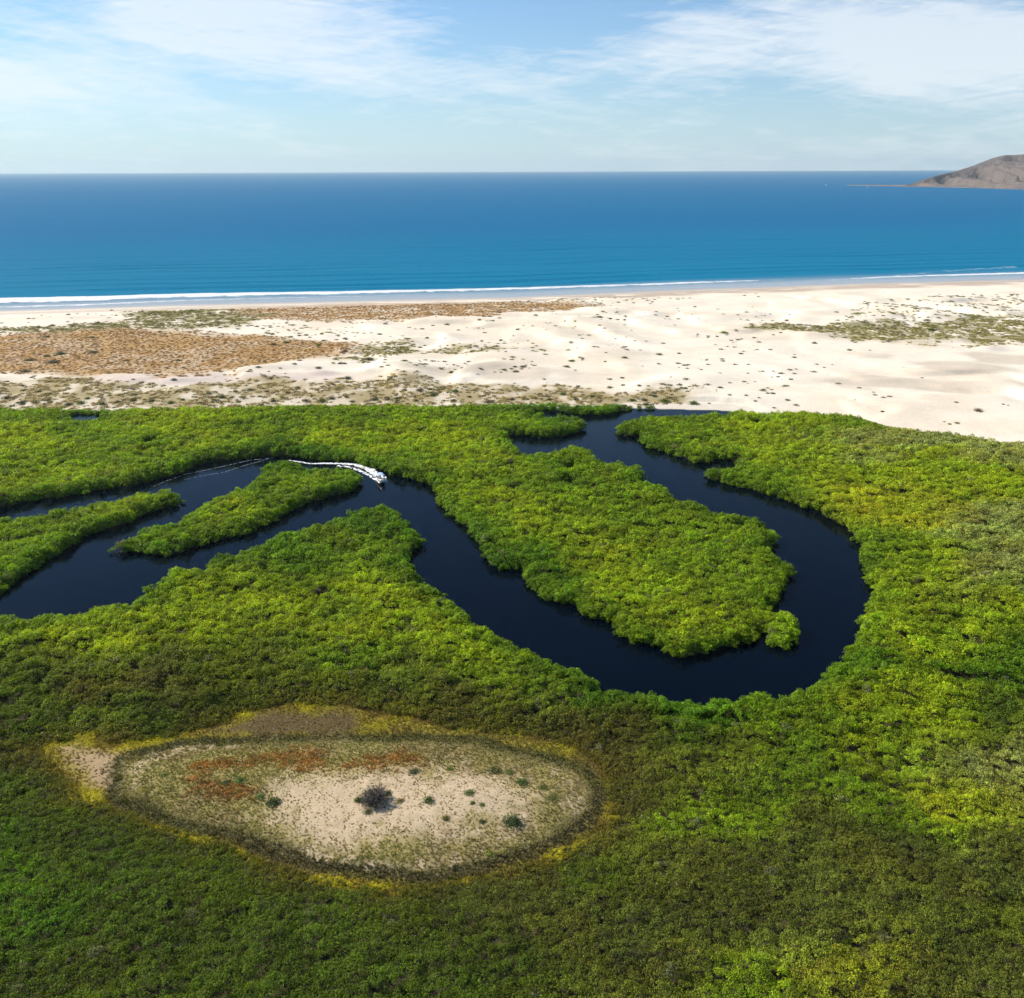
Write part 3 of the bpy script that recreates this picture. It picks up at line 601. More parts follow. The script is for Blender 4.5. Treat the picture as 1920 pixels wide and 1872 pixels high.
# foliage colours set by place over the marsh, darker and more olive towards the foreground
LIME, YEL, MID, VIV, DARK, OLV, BRN, GRY, DOL = (.345, .445, .010), (.450, .490, .016), (.235, .350, .009), (.128, .250, .006), (.128, .188, .010), (.205, .255, .018), (.150, .150, .022), (.375, .410, .110), (.172, .198, .024)
PAL = [(0, 775, MID), (150, 800, MID), (330, 800, LIME), (60, 830, LIME), (200, 860, MID), (500, 790, MID), (700, 780, MID), (620, 820, LIME), (800, 800, LIME), (900, 790, MID), (850, 850, LIME), (760, 870, MID),
    (1040, 800, MID), (1020, 770, VIV), (1300, 800, MID), (1450, 800, LIME), (1560, 790, MID), (1700, 815, GRY), (1640, 840, GRY), (1800, 835, GRY), (1900, 850, GRY), (1500, 850, LIME), (1600, 890, LIME), (1750, 880, LIME), (1850, 900, LIME), (1440, 885, MID),
    (1700, 960, YEL), (1850, 980, GRY), (1750, 1050, LIME), (1880, 1060, GRY), (1700, 1120, LIME), (1850, 1150, LIME), (1680, 1030, MID), (1900, 1250, VIV), (1820, 1270, VIV), (1740, 1220, LIME), (1660, 1230, VIV), (1620, 1310, LIME), (1750, 1330, LIME), (1880, 1340, DARK),
    (1880, 1420, GRY), (1800, 1480, YEL), (1650, 1400, LIME), (1500, 1400, MID), (1450, 1340, MID), (1350, 1400, OLV), (1300, 1330, VIV), (1560, 1480, MID), (1700, 1530, MID), (1400, 1490, MID), (1260, 1400, OLV), (1250, 1500, MID), (1300, 1580, DOL), (1500, 1580, DOL), (1700, 1620, DOL),
    (1850, 1600, DOL), (1900, 1720, OLV), (1600, 1720, DOL), (1400, 1700, DOL), (1200, 1720, DOL), (1000, 1740, DOL), (1500, 1820, (.33, .35, .03)), (1620, 1810, (.29, .33, .02)), (1420, 1850, MID), (1780, 1830, DOL), (1850, 1870, DOL), (1250, 1830, DOL), (1100, 1640, DARK), (900, 1850, DARK), (700, 1760, DARK),
    (500, 1700, DARK), (300, 1640, DARK), (150, 1560, DARK), (60, 1480, DARK), (60, 1700, VIV), (150, 1850, DARK), (350, 1800, DARK), (500, 1860, DARK), (350, 1600, DARK), (20, 1600, VIV), (240, 1720, DARK),
    (1180, 1420, BRN), (1150, 1360, BRN), (1080, 1350, BRN), (960, 1345, OLV), (1190, 1480, BRN), (1170, 1560, OLV), (850, 1325, BRN), (780, 1310, OLV), (1000, 1310, OLV), (1100, 1310, VIV), (700, 1290, OLV), (600, 1290, OLV),
    (130, 1400, BRN), (70, 1380, BRN), (60, 1300, DARK), (180, 1290, BRN), (280, 1290, BRN), (170, 1340, OLV), (300, 1350, DARK), (420, 1310, DARK), (520, 1260, OLV), (200, 1250, OLV), (100, 1230, OLV), (20, 1200, MID), (60, 1340, DARK),
    (350, 1130, LIME), (450, 1120, LIME), (550, 1100, MID), (650, 1020, MID), (700, 990, VIV), (500, 1040, VIV), (600, 1160, LIME), (700, 1130, LIME), (750, 1180, LIME), (850, 1230, LIME), (650, 1230, MID), (950, 1260, MID), (350, 1210, LIME), (200, 1180, LIME), (100, 1180, LIME),
    (900, 930, LIME), (1000, 900, MID), (1000, 980, LIME), (1100, 930, MID), (1180, 950, MID), (1300, 990, MID), (1100, 1040, LIME), (1200, 1100, LIME), (1350, 1060, MID), (1400, 1100, MID), (1250, 1170, LIME), (1460, 1180, LIME), (1350, 1180, LIME), (1000, 1060, VIV), (870, 990, VIV),
    (100, 980, MID), (250, 940, LIME), (50, 1040, MID), (300, 1010, MID), (450, 970, LIME), (560, 920, MID), (540, 870, VIV), (640, 895, MID)]
_pp = np.array([(a, b) for a, b, c in PAL], float); _pc = np.array([c for a, b, c in PAL])
_pX, _pY = unproject(_pp[:, 0], _pp[:, 1], 1.5); _pu, _pv = _pX / (_pY + 30), np.log(_pY)
def marsh_col(x, y):
    u = x / (y + 30) + .05 * (fbm(x / 16, y / 16, 200, 3) - .5); v = np.log(y) + .14 * (fbm(x / 16, y / 16, 201, 3) - .5)
    num = np.zeros((len(x), 3)); den = np.zeros(len(x))
    for i in range(len(_pu)):
        w = 1 / ((u - _pu[i]) ** 2 + (1.1 * (v - _pv[i])) ** 2 + .0007) ** 2.2
        num += w[:, None] * _pc[i]; den += w
    return num / den[:, None]

def marsh_points():
    out = []
    for y0, y1, s in ((68, 112, .62), (112, 150, .70), (150, 200, .84), (200, 260, 1.0), (260, 320, 1.18), (320, 420, 1.34)):
        hw = .62 * (y1 * .94 + 31) + 14
        X, Y = np.meshgrid(np.arange(-hw, hw, s), np.arange(y0, y1, s))
        X = X + rng.uniform(-.5, .5, X.shape) * s; Y = Y + rng.uniform(-.5, .5, X.shape) * s
        out.append(np.stack([X.ravel(), Y.ravel(), np.full(X.size, s)], 1))
    return np.concatenate(out)
Q = marsh_points(); X, Y, S = Q.T
dw = D_WATER(X, Y); ds = d_sandline(X, Y)
inb = (X > -99) & (X < 39) & (Y < 169) & (Y > 81)
dcl = np.where(inb, D_OUT(X, Y), -50)
edge_n = (fbm(X / 3, Y / 3, 210, 3) - .5) * 3
ok = (dw < -.25 - .62 * S) & (ds < -.5 + edge_n * .6) & (dcl < -.2 + edge_n * .35)
X, Y, S, dw, ds, dcl = [a[ok] for a in (X, Y, S, dw, ds, dcl)]
pxx, pyy = project(X, Y, 1.5)
# canopy: domed crowns, larger beside water, lower around the clearing, along the dunes and in the foreground flat
fore = sstep(128, 104, Y); right = sstep(.18, .3, X / (Y + 30)) * sstep(150, 165, Y)
wpx = 2.2 * (fbm(X / 5, Y / 5, 220, 2) - .5); wpy = 2.2 * (fbm(X / 5 + 40, Y / 5, 219, 2) - .5)
wdA, widA = worley((X + wpx) / 2.5, (Y + wpy) / 2.2, 221); wdB, widB = worley((X + wpx) / 3.5, (Y + wpy) / 2.7, 228)
pick = fbm(X / 22, Y / 22, 229, 3) > .5 + .12 * sstep(120, 200, Y) * -1
wd = np.where(pick, wdB, wdA); wid_ = np.where(pick, widB, widA)
dome = np.sqrt(np.clip(1 - (wd / .78) ** 2, 0, 1)) * np.where(pick, 1.15, .85) * (.45 + 1.0 * wid_)
wd2, wid2 = worley(X / 8.5, Y / 6.5, 225); dome2 = np.sqrt(np.clip(1 - (wd2 / .8) ** 2, 0, 1))
h = 1.15 + 1.0 * dome + .45 * (wid_ - .5) + .32 * dome2 * (.3 + wid2) + .9 * (fbm(X / 17, Y / 17, 222, 3) - .5) + .8 * (fbm(X / 1.7, Y / 1.7, 227, 2) - .5)
h = h * (1 - .42 * fore) + .35 * fore * fbm(X / 2.4, Y / 2.4, 223, 3)
h += .45 * sstep(-16, -4, dw) * (1 - fore)
h *= np.where((sdf(SPIT, X, Y) > 0) | (sdf(ISLAND, X, Y) > 0), .90, 1.0)
h *= (.28 + .72 * sstep(-.5, -9, dcl)) * (.55 + .45 * sstep(-1, -14, ds)) * (.55 + .45 * sstep(-.4, -2.8, dw))
gap = ((wid_ > .955) & (wd < .42)) | ((fbm(X / 9, Y / 6, 230, 3) < .215) & (wd > .35))
h = np.where(gap, h * .35, h)
_dp = sdf(PONDS[0], X, Y); h *= .22 + .78 * sstep(-2, -16, _dp - (fbm(X / 4, Y / 4, 231, 2) - .5) * 8)
col = marsh_col(X, Y)
nb = sstep(-9, -1.5, dw) * (1 - .5 * right)
col = mix3(col, np.array(VIV) * 1.05, .55 * nb)
tr_ = (wid_ - .5); col = col * (1 + .30 * tr_)[:, None] * np.stack([1 + .13 * (wid2 - .5), np.ones(len(X)), 1 - .3 * (wid2 - .5)], 1)
col *= (.70 + .62 * fbm(X / 7, Y / 7, 240, 3))[:, None]
col = mix3(col, (.20, .205, .11), .7 * (_h(np.floor(X / 1.6), np.floor(Y / 1.6), 9) > .988).astype(float) * sstep(.4, .6, dome))        # dead grey crowns
yb = sstep(-5.5, -.3, dcl + (fbm(X / 5, Y / 5, 242, 3) - .5) * 7) * .6
col = mix3(col, (.20, .165, .022), yb)
brn = sstep(-22, -3, dcl) * sstep(.46, .62, fbm(X / 9, Y / 6, 243, 3)) * sstep(-30, 5, X)
col = mix3(col, BRN, .5 * brn)
# the muddy, thinly covered flats: around the small pond and by the dunes at right
thin = sstep(22, 4, np.hypot((pxx - 165) * .35, pyy - 786) * 1.0) * 0 + 0
col *= rng.uniform(.68, 1.32, (len(X), 1)) * (1 + rng.normal(0, .03, (len(X), 3)))
r_ = S * rng.uniform(.70, 1.18, len(X))
z = ground_h(X, Y) + h - r_ * .55 + rng.normal(0, .16, len(X))
Pm = np.stack([X, Y, z], 1); Sc = np.stack([r_, r_, r_ * rng.uniform(.75, 1.15, len(X))], 1)
# leafy skirts hanging to the water along every bank
sk = (dw > -2.2 - .6 * S)
reps = []
for k in range(3):
    m = sk & (rng.uniform(size=len(X)) < .85)
    jx = rng.normal(0, .45, m.sum()); jy = rng.normal(0, .45, m.sum())
    zz = .25 + (k + rng.uniform(0, 1, m.sum())) / 3 * np.maximum(h[m] - .6, .3)
    reps.append((np.stack([X[m] + jx, Y[m] + jy, zz], 1), Sc[m] * .85, mix3(col[m], np.array(VIV) * .9, np.full(m.sum(), .4)), pxx[m], pyy[m]))
Pm = np.concatenate([Pm] + [a[0] for a in reps]); Sc = np.concatenate([Sc] + [a[1] for a in reps]); col = np.concatenate([col] + [a[2] for a in reps])
pxx = np.concatenate([pxx] + [a[3] for a in reps]); pyy = np.concatenate([pyy] + [a[4] for a in reps])
Rt = np.stack([rng.normal(0, .25, len(Pm)), rng.normal(0, .25, len(Pm)), rng.uniform(0, 6.283, len(Pm))], 1)
ix = rng.integers(0, 6, len(Pm)); ix = np.where(Pm[:, 1] < 128, 6 + ix % 4, ix)
in_spit = sdf(SPIT, Pm[:, 0], Pm[:, 1]) > -1.5; in_isl = sdf(ISLAND, Pm[:, 0], Pm[:, 1]) > -1.5
PEN = poly([(820, 925), (900, 850), (1000, 838), (1240, 820), (1560, 1000), (1570, 1190), (1440, 1260), (1250, 1270), (1060, 1170), (960, 1110), (880, 1040)])
in_pen = (sdf(PEN, Pm[:, 0], Pm[:, 1]) > 0) & ~(in_spit | in_isl)
strip = (pxx > 990) & (pxx < 1210) & (pyy < 783) & (Pm[:, 1] > 338)
rightb = np.interp(pyy, [760, 830, 1000, 1180, 1330, 1500, 1880], [1150, 1180, 1420, 1560, 1500, 1480, 1480])
ebank = (pxx > rightb) & ~in_pen & ~strip & (pyy < 1420 + (pxx - 1500) * .1)
farw = (Pm[:, 1] > np.interp(Pm[:, 0], [-330, -60, -20, 0, 330], [235, 245, 260, 255, 255])) & ~(in_spit | in_isl | in_pen | strip | ebank)
farw &= (pyy < 950)
rest = ~(in_spit | in_isl | in_pen | strip | ebank | farw)
ALLP = P_LEAF + P_FINE
for m, lab in ((in_spit, 'low mangrove spit at the left edge between two arms of the channel'), (in_isl & ~in_spit, 'long mangrove island in the channel beside the boat wake'),
               (in_pen, 'mangrove peninsula held inside the horseshoe bend of the channel'), (strip, 'narrow mangrove strip between the dune scrub and the top inlet'),
               (ebank, 'yellow-green mangrove flat outside the bend, running up to the white dunes'), (farw, 'bright green mangrove marsh between the boat and the dune scrub'),
               (rest, 'dense mangrove scrub surrounding the oval sandy clearing in the foreground')):
    o = scatter('mangrove_foliage', Pm[m], Sc[m], Rt[m], col[m], ix[m], ALLP); tag(o, lab, 'mangroves', kind='stuff')
print('mangrove sprigs', len(Pm))

# ---------------------------------------------------------------- low plants of the clearing
Xc, Yc = np.meshgrid(np.arange(-86, 20, .34), np.arange(92, 148, .34))
Xc = (Xc + rng.uniform(-.2, .2, Xc.shape)).ravel(); Yc = (Yc + rng.uniform(-.22, .22, Yc.shape)).ravel()
do = D_OUT(Xc, Yc); k = do > -1.2; Xc, Yc, do = Xc[k], Yc[k], do[k]
n5 = fbm(Xc / 6, Yc / 6, 111, 3); wx = (n5 - .5) * 5
dr = D_RING(Xc, Yc) + wx * .4 + .9; dm = D_MUD(Xc, Yc); dp = D_PINK(Xc, Yc); dc = D_CORE(Xc, Yc) + wx * .8; dor = D_OR(Xc, Yc) + wx * .5; drm = D_RIM(Xc, Yc)
u = rng.uniform(size=len(Xc))
colc = np.ones((len(Xc), 3)) * (.62, .55, .025); hgt = np.full(len(Xc), .34); pr = np.full(len(Xc), .92)
colc = mix3(colc, (.30, .19, .03), sstep(.45, .62, fbm(Xc / 4, Yc / 4, 301, 3)) * .7)
up = sstep(0, 12, Xc + 30) * sstep(112, 118, Yc); colc = mix3(colc, (.22, .195, .045), .85 * up * sstep(-9, -2, dr - 3))
bk = sstep(.40, .60, fbm(Xc / 7, Yc / 5, 307, 3)); colc = mix3(colc, (.20, .135, .035), .75 * bk * sstep(-62, -42, Xc))
ringm = sstep(-1.2, .4, dr); colc = mix3(colc, (.185, .172, .050), ringm); hgt = np.where(ringm > .5, .42, hgt)
darkm = ringm * sstep(112, 104, Yc - .18 * (Xc + 30)) ; colc = mix3(colc, (.14, .11, .05), .6 * darkm * sstep(3.2, 2.0, dr))
inm = sstep(1.3, 2.7, dr); colc = mix3(colc, (.36, .325, .085), inm); hgt = np.where(inm > .5, .30, hgt); pr = np.where(inm > .5, .93, pr)
colc = mix3(colc, (.34, .27, .10), inm * sstep(.5, .7, n5) * .6)
colc = mix3(colc, (.42, .36, .16), inm * sstep(3, 12, Xc + 10 - 0 * Yc) * .3)
pr = np.where(drm > 0, .62, pr)
cm = sstep(-4, 5, dc); pr = pr * (1 - .42 * cm); hgt = hgt * (1 - .42 * cm); colc = mix3(colc, (.44, .345, .14), cm * .9)
om = sstep(-1.2, 1.6, dor + (fbm(Xc / 1.4, Yc / 1.4, 305, 3) - .5) * 5); colc = mix3(colc, (.48, .235, .06), om * .85 * (rng.uniform(size=len(Xc)) < .8)); hgt = hgt + .13 * om; pr = np.maximum(pr, .9 * om)
mm = sstep(-2, 2, dm + wx * .9); colc = mix3(colc, (.20, .155, .042), mm); pr = pr * (1 - .5 * mm); hgt = hgt * (1 - .4 * mm)
pm = sstep(-2, 2.2, dp + wx * .6); pr = pr * (1 - .72 * pm); hgt = hgt * (1 - .35 * pm); colc = mix3(colc, (.27, .20, .09), pm)
k = u < pr; Xc, Yc, colc, hgt, dm, cm, do = [a[k] for a in (Xc, Yc, colc, hgt, dm, cm, do)]
colc = colc * rng.uniform(.72, 1.25, (len(Xc), 1)) * (.7 + .6 * fbm(Xc / 1.5, Yc / 1.5, 303, 2))[:, None]
sc_ = hgt * rng.uniform(.7, 1.35, len(Xc))
sc3 = np.stack([sc_ * 1.0, sc_ * 1.0, sc_ * .95], 1)
idc = np.where(rng.uniform(size=len(Xc)) < .35, rng.integers(0, 3, len(Xc)), rng.integers(3, 6, len(Xc)))
o = scatter('low_ground_cover', np.stack([Xc, Yc, CH(Xc, Yc) - .02], 1), sc3, np.stack([0 * Xc, 0 * Xc, rng.uniform(0, 6.283, len(Xc))], 1), colc, idc, P_TUFT)
tag(o, 'low yellow, olive and rust ground cover over the oval sandy clearing', 'ground cover', kind='stuff')
# pale shell specks on the dark mud patch
Xs, Ys_ = rng.uniform(-48, -12, 700), rng.uniform(118, 148, 700); k = D_MUD(Xs, Ys_) > .8; Xs, Ys_ = Xs[k][:75], Ys_[k][:75]
M_SHELL = plain('pale_shells', (.62, .56, .46), .8, .2)
vv = []; ff = []
for x, y in zip(Xs, Ys_):
    b = len(vv); r = random.Random(b).uniform(.06, .14); z = float(CH(np.array([x]), np.array([y]))[0]) + .05
    vv += [(x - r, y, z), (x, y - r * .7, z), (x + r, y, z), (x, y + r * .7, z), (x, y, z + .14)]; ff += [(b, b + 1, b + 4), (b + 1, b + 2, b + 4), (b + 2, b + 3, b + 4), (b + 3, b, b + 4)]
tag(mesh_obj('pale_debris', vv, ff, M_SHELL), 'pale specks strewn over the dark mud patch beside the clearing', 'debris', kind='stuff')

# ---------------------------------------------------------------- scrub on the dunes
Xd, Yd = np.meshgrid(np.arange(-560, 600, 1.55), np.arange(345, 860, 1.9))
Xd = (Xd + rng.uniform(-.8, .8, Xd.shape)).ravel(); Yd = (Yd + rng.uniform(-1, 1, Yd.shape)).ravel()
k = (d_sandline(Xd, Yd) > 1.0) & (d_shore(Xd, Yd) < -48) & (D_WATER(Xd, Yd) < -6) & (np.abs(Xd) < .62 * (Yd * .94 + 31) + 14); Xd, Yd = Xd[k], Yd[k]
n1 = fbm(Xd / 9, Yd / 9, 80, 4); nn = fbm(Xd / 5, Yd / 5, 310, 3); u = rng.uniform(size=len(Xd))
pb = np.maximum(patch(D_BR, Xd, Yd, 8), patch(D_BR2, Xd, Yd, 8) * .95); po = patch(D_OL, Xd, Yd, 8, 4); pe = patch(D_BELT, Xd, Yd, 5, 5); pso = patch(D_OS, Xd, Yd, 6, 6)
pr = np.maximum.reduce([pb * .85, po * .85 * sstep(.31, .47, nn), pe * .8 * sstep(.33, .49, nn), pso * .22 * sstep(.45, .6, nn), (.007 * np.ones_like(u) + .05 * sstep(.62, .72, fbm(Xd / 30, Yd / 30, 320, 3))) * sstep(200, 120, Xd)])
wsum = pb + po + pe + pso + .02
cold = (pb[:, None] * np.array((.44, .25, .078)) + po[:, None] * np.array((.36, .315, .095)) + pe[:, None] * np.array((.46, .36, .14)) + pso[:, None] * np.array((.24, .24, .07)) + .02 * np.array((.14, .13, .07))) / wsum[:, None]
cold = mix3(cold, (.15, .14, .06), (rng.uniform(size=len(Xd)) < .12).astype(float)); cold *= rng.uniform(.7, 1.3, (len(Xd), 1))
k = u < pr; Xd, Yd, cold, pb = Xd[k], Yd[k], cold[k], pb[k]
sd = rng.uniform(.45, 1.15, len(Xd)) ** 1.3 * np.where(pb > .5, .85, 1.25)
o = scatter('dune_scrub', np.stack([Xd, Yd, ground_h(Xd, Yd) - .05], 1), np.stack([sd * 1.25, sd * 1.25, sd * .8], 1), np.stack([0 * sd, 0 * sd, rng.uniform(0, 6.28, len(sd))], 1), cold, rng.integers(3, 6, len(sd)), P_TUFT)
tag(o, 'rust-brown and olive low scrub covering parts of the dunes', 'scrub', kind='stuff')
print('scrub', len(Xd), 'cover', len(Xc))

# ---------------------------------------------------------------- individual shrubs
def tube(V, F, a, b, r0, r1, n=5):
    a = Vector(a); b = Vector(b); d = (b - a).normalized(); s = d.orthogonal().normalized(); q = d.cross(s); k = len(V)
    for p, r in ((a, r0), (b, r1)):
        for i in range(n):
            an = 6.28318 * i / n; V.append(tuple(p + (s * math.cos(an) + q * math.sin(an)) * r))
    for i in range(n): F.append((k + i, k + (i + 1) % n, k + n + (i + 1) % n, k + n + i))
def stems_mesh(seed, n=9):
    r = random.Random(seed); V = []; F = []
    for i in range(n):
        a = r.uniform(0, 6.28); e = r.uniform(.4, 1.3); l = r.uniform(.6, .9)
        p = Vector((0, 0, -.12)); d = Vector((math.cos(a) * math.cos(e), math.sin(a) * math.cos(e), math.sin(e)))
        m = p + d * l * .5 + Vector((r.uniform(-.08, .08), r.uniform(-.08, .08), 0)); tube(V, F, p, m, .045, .03); tube(V, F, m, p + d * l, .03, .012)
        e2 = m + Vector((r.uniform(-.3, .3), r.uniform(-.3, .3), r.uniform(.15, .35))); tube(V, F, m, e2, .022, .01)
    return V, F
SHRUB_ME, STEM_ME = [], []
for i in range(5):
    V, F, c = leaf_mesh('l', 70 + i, 420, .20, .78, -.05, .35, .75); o = mesh_obj('foliage', V, F, M_SHRUB, None, False, {'lv': c}); SHRUB_ME.append(o.data); bpy.data.objects.remove(o)
    V, F = stems_mesh(i); o = mesh_obj('stems', V, F, M_STEM); STEM_ME.append(o.data); bpy.data.objects.remove(o)
def shrub(px, py, wpx, col, label, group=None, name='shrub', hz=.75, parts=True, seed=0):
    r = random.Random(int(px * 7 + py * 13) + seed)
    x, y = unproject(px, py + wpx * .10); x, y = float(x), float(y)
    zs = ground_h(np.array([x]), np.array([y]))[0]
    for _ in range(3):
        x, y = unproject(px, py + wpx * .10, zs); x, y = float(x), float(y); zs = ground_h(np.array([x]), np.array([y]))[0]
    z = float(zs) + (.10 if y < 160 else 0)
    sl = math.hypot(y * math.cos(PITCH) + (CAM_H - z) * math.sin(PITCH), 0)
    rad = .5 * wpx * sl / FPX
    e = bpy.data.objects.new(name, None); C.objects.link(e); e.location = (x, y, z); e.empty_display_size = .3
    e.rotation_euler = (0, 0, r.uniform(0, 6.28)); e.scale = (rad, rad, rad * hz * r.uniform(.9, 1.15))
    k = r.randrange(5)
    f = bpy.data.objects.new('foliage', SHRUB_ME[k]); C.objects.link(f); f.parent = e; f.color = (*[c * r.uniform(.85, 1.15) for c in col], 1)
    s = bpy.data.objects.new('stems', STEM_ME[k]); C.objects.link(s); s.parent = e
    return tag(e, label, 'shrub', group)
G1, G2, G3, G4, G5, GB = (.075, .110, .030), (.100, .170, .022), (.165, .175, .040), (.120, .132, .060), (.22, .27, .035), (.16, .125, .06)
# on the clearing
for a in [(962, 1539, 42, G1, 'largest rounded dark green bush, toward the right of the pale clearing', .9), (803, 1500, 26, G2, 'upright green bush right of the grey twiggy bush on the clearing', 1.1), (978, 1466, 27, G2, 'green bush at the upper right edge of the bare sand', .8), (836, 1534, 18, G3, 'small olive bush midway between the grey twiggy and the largest green bush', .9),
          (905, 1541, 15, G1, 'small dark bush just left of the largest green bush', .8), (880, 1486, 26, G2, 'low wide green bush above the middle of the clearing sand', .5), (926, 1443, 34, G3, 'broad olive-green bush on the upper right olive band of the clearing', .55), (955, 1448, 22, G3, 'smaller olive bush touching the broad one on the upper right band', .6),
          (843, 1443, 17, G2, 'small green bush on the upper rim of the bare sand', .6), (511, 1503, 34, G1, 'dark green bush at the left end of the bare sand', .7), (489, 1493, 22, G2, 'green bush adjoining the dark bush at the left end of the sand', .7), (425, 1467, 20, G1, 'dark green bush among rust-coloured plants on the left of the clearing', .6),
          (450, 1462, 24, G2, 'green bush beside white sand among the left rust-coloured plants', .6), (918, 1601, 24, G5, 'lime-green bush near the lower right rim of the clearing', .6), (939, 1598, 15, (.28, .26, .03), 'small yellow bush beside the lime-green one near the lower rim', .5), (776, 1446, 26, G1, 'dark bush at the right end of the rust-coloured arc', .55),
          (1017, 1476, 24, G3, 'olive bush inside the right-hand rim of the clearing', .5), (1035, 1495, 26, G3, 'olive bush by the right-hand pale rim of the clearing', .5), (904, 1509, 13, G2, 'tiny green bush right of centre, the right one of a pair', .7), (886, 1506, 13, G2, 'tiny green bush right of centre, the left one of a pair', .7),
          (307, 1452, 20, G5, 'bright green patch of bush in the left olive band of the clearing', .45), (672, 1500, 20, G2, 'bright green bush hugging the left side of the grey twiggy bush', .8), (690, 1522, 22, G1, 'dark green bush at the foot of the grey twiggy bush', .5), (727, 1488, 20, G1, 'dark green bush tucked behind the right of the grey twiggy bush', .7), (750, 1502, 20, G3, 'olive bush just right of the grey twiggy bush', .5)]:
    shrub(*a[:5], hz=a[5])
# the grey leafless bush
r = random.Random(5); V = []; F = []
def branch(p, d, l, rad, lev):
    q = p + d * l; tube(V, F, p, q, rad, rad * .7, 4)
    if lev == 0: return
    for i in range(r.choice((2, 3, 3, 4))):
        nd = (d + Vector((r.gauss(0, .55), r.gauss(0, .55), r.gauss(.05, .35)))).normalized()
        branch(q, nd, l * r.uniform(.6, .85), rad * .66, lev - 1)
for i in range(26):
    a = 6.283 * i / 26 + r.uniform(-.2, .2); e = r.uniform(.25, 1.35)
    branch(Vector((math.cos(a) * .25, math.sin(a) * .25, -.1)), Vector((math.cos(a) * math.cos(e), math.sin(a) * math.cos(e), math.sin(e))), r.uniform(.58, .92), .055, 4)
xb, yb_ = [float(q) for q in unproject(702, 1506, 1.0)]; zb = float(CH(np.array([xb]), np.array([yb_]))[0])
db = bpy.data.objects.new('leafless_bush', None); C.objects.link(db); db.location = (xb, yb_, zb)
mesh_obj('branches', V, F, M_BARK, db)
Vf, Ff, cf = leaf_mesh('l', 99, 1500, .10, .62, -.02, .2, .9); o = mesh_obj('foliage', Vf * np.array([2.5, 2.3, 2.6]), Ff, M_SHRUB, db, False, {'lv': cf}); o.color = (.055, .06, .04, 1)
tag(db, 'large grey leafless twiggy bush in the middle of the sandy clearing', 'bush')

SINGLE = [(652, 709, 17, G1, 'solitary round dark bush on white sand above the scrub belt', .95), (1834, 769, 18, GB, 'brownish-green bush alone on the white dunes at far right', .8), (1301, 747, 24, G2, 'largest green bush above the inlet, right of its sand edge', .65), (1246, 747, 24, G2, 'broad green bush on the sand directly above the inlet', .65),
    (1212, 758, 14, (.035, .05, .02), 'very dark bush closest to the sandy edge of the inlet', .6), (1208, 746, 15, G4, 'grey-green round bush above the inlet, left of the broad green one', .8), (113, 662, 25, G1, 'wide dark shrub clump highest in the left rust-brown scrub', .5), (56, 674, 23, G1, 'dark green shrub on a pale patch in the left rust-brown scrub', .55),
    (174, 659, 24, G1, 'flat dark shrub in the middle of the left rust-brown scrub', .4), (693, 673, 20, G4, 'grey-green bush at the right tip of the rust-brown scrub', .65), (512, 645, 16, GB, 'brown-green bush on the upper edge of the rust-brown scrub', .6), (597, 647, 12, G2, 'dark green bush on white sand above the rust-brown scrub tip', .8),
    (537, 641, 16, G2, 'loose bright green bush on white sand above the rust-brown scrub', .6), (1357, 623, 20, G5, 'olive-lime bush at the left end of the right-hand dune scrub', .55), (1607, 588, 17, G5, 'yellow-green mound bush on the far right dunes near the sea', .6), (1055, 738, 16, G2, 'bright green bush standing at the right end of the scrub belt', .7),
    (852, 732, 16, G2, 'bright green bush on the upper edge of the central scrub belt', .65), (1072, 676, 15, G3, 'olive bush on mid dunes, upper one of a close pair', .6), (1062, 687, 17, G3, 'olive bush on mid dunes, lower one of a close pair', .5), (1171, 670, 15, G5, 'lime-tinted bush on the open dunes above the inlet', .6), (1236, 664, 15, G3, 'olive bush on open dunes, right of the lime-tinted one', .55),
    (1527, 643, 12, G4, 'grey bush on the lower edge of the right-hand dune scrub', .7), (1475, 601, 10, GB, 'small grey-brown bush alone on bright dunes left of the far scrub', .7), (13, 744, 20, G4, 'grey-green bush at the left edge of the picture in the scrub belt', .7), (917, 751, 24, GB, 'wide brown bush in the scrub belt left of the inlet', .5), (47, 694, 28, GB, 'grey-brown sprawling bush low in the left rust-brown scrub', .35)]
for a in SINGLE: shrub(*a[:5], hz=a[5])
BELT_S = [(73, 733, 14), (128, 757, 19), (152, 754, 20), (192, 755, 19), (286, 749, 14), (90, 749, 13), (164, 746, 13), (248, 748, 18), (93, 737, 12), (40, 753, 18), (66, 753, 18), (442, 733, 12), (468, 730, 15), (417, 742, 17), (446, 751, 12), (572, 712, 11), (558, 727, 12), (622, 744, 15), (603, 750, 20), (573, 749, 18), (487, 742, 11), (512, 750, 16), (342, 748, 12), (786, 730, 16), (808, 729, 13), (758, 729, 13), (812, 739, 18), (702, 747, 18),
    (690, 722, 7), (687, 727, 7), (1110, 742, 13), (1185, 747, 18), (1228, 737, 13), (1172, 735, 8), (540, 735, 12), (500, 733, 12), (650, 742, 12), (745, 745, 14), (850, 748, 14), (880, 742, 12), (960, 748, 14), (1000, 745, 13), (1030, 748, 14), (1080, 748, 12), (220, 752, 13), (320, 754, 14), (375, 754, 13), (400, 748, 12), (530, 744, 13), (660, 752, 13), (780, 750, 14)]
BR_S = [(177, 645, 9), (154, 648, 6), (237, 675, 14), (300, 622, 11), (282, 623, 8), (247, 624, 10), (173, 632, 13), (87, 631, 16), (100, 677, 30), (88, 667, 15), (453, 690, 10), (484, 689, 13), (552, 682, 12), (597, 688, 15), (637, 681, 12), (326, 714, 14), (334, 675, 14), (422, 643, 10), (645, 681, 12), (647, 658, 15), (210, 661, 8), (120, 690, 8), (380, 668, 6), (205, 700, 10), (250, 712, 9), (125, 713, 8)]
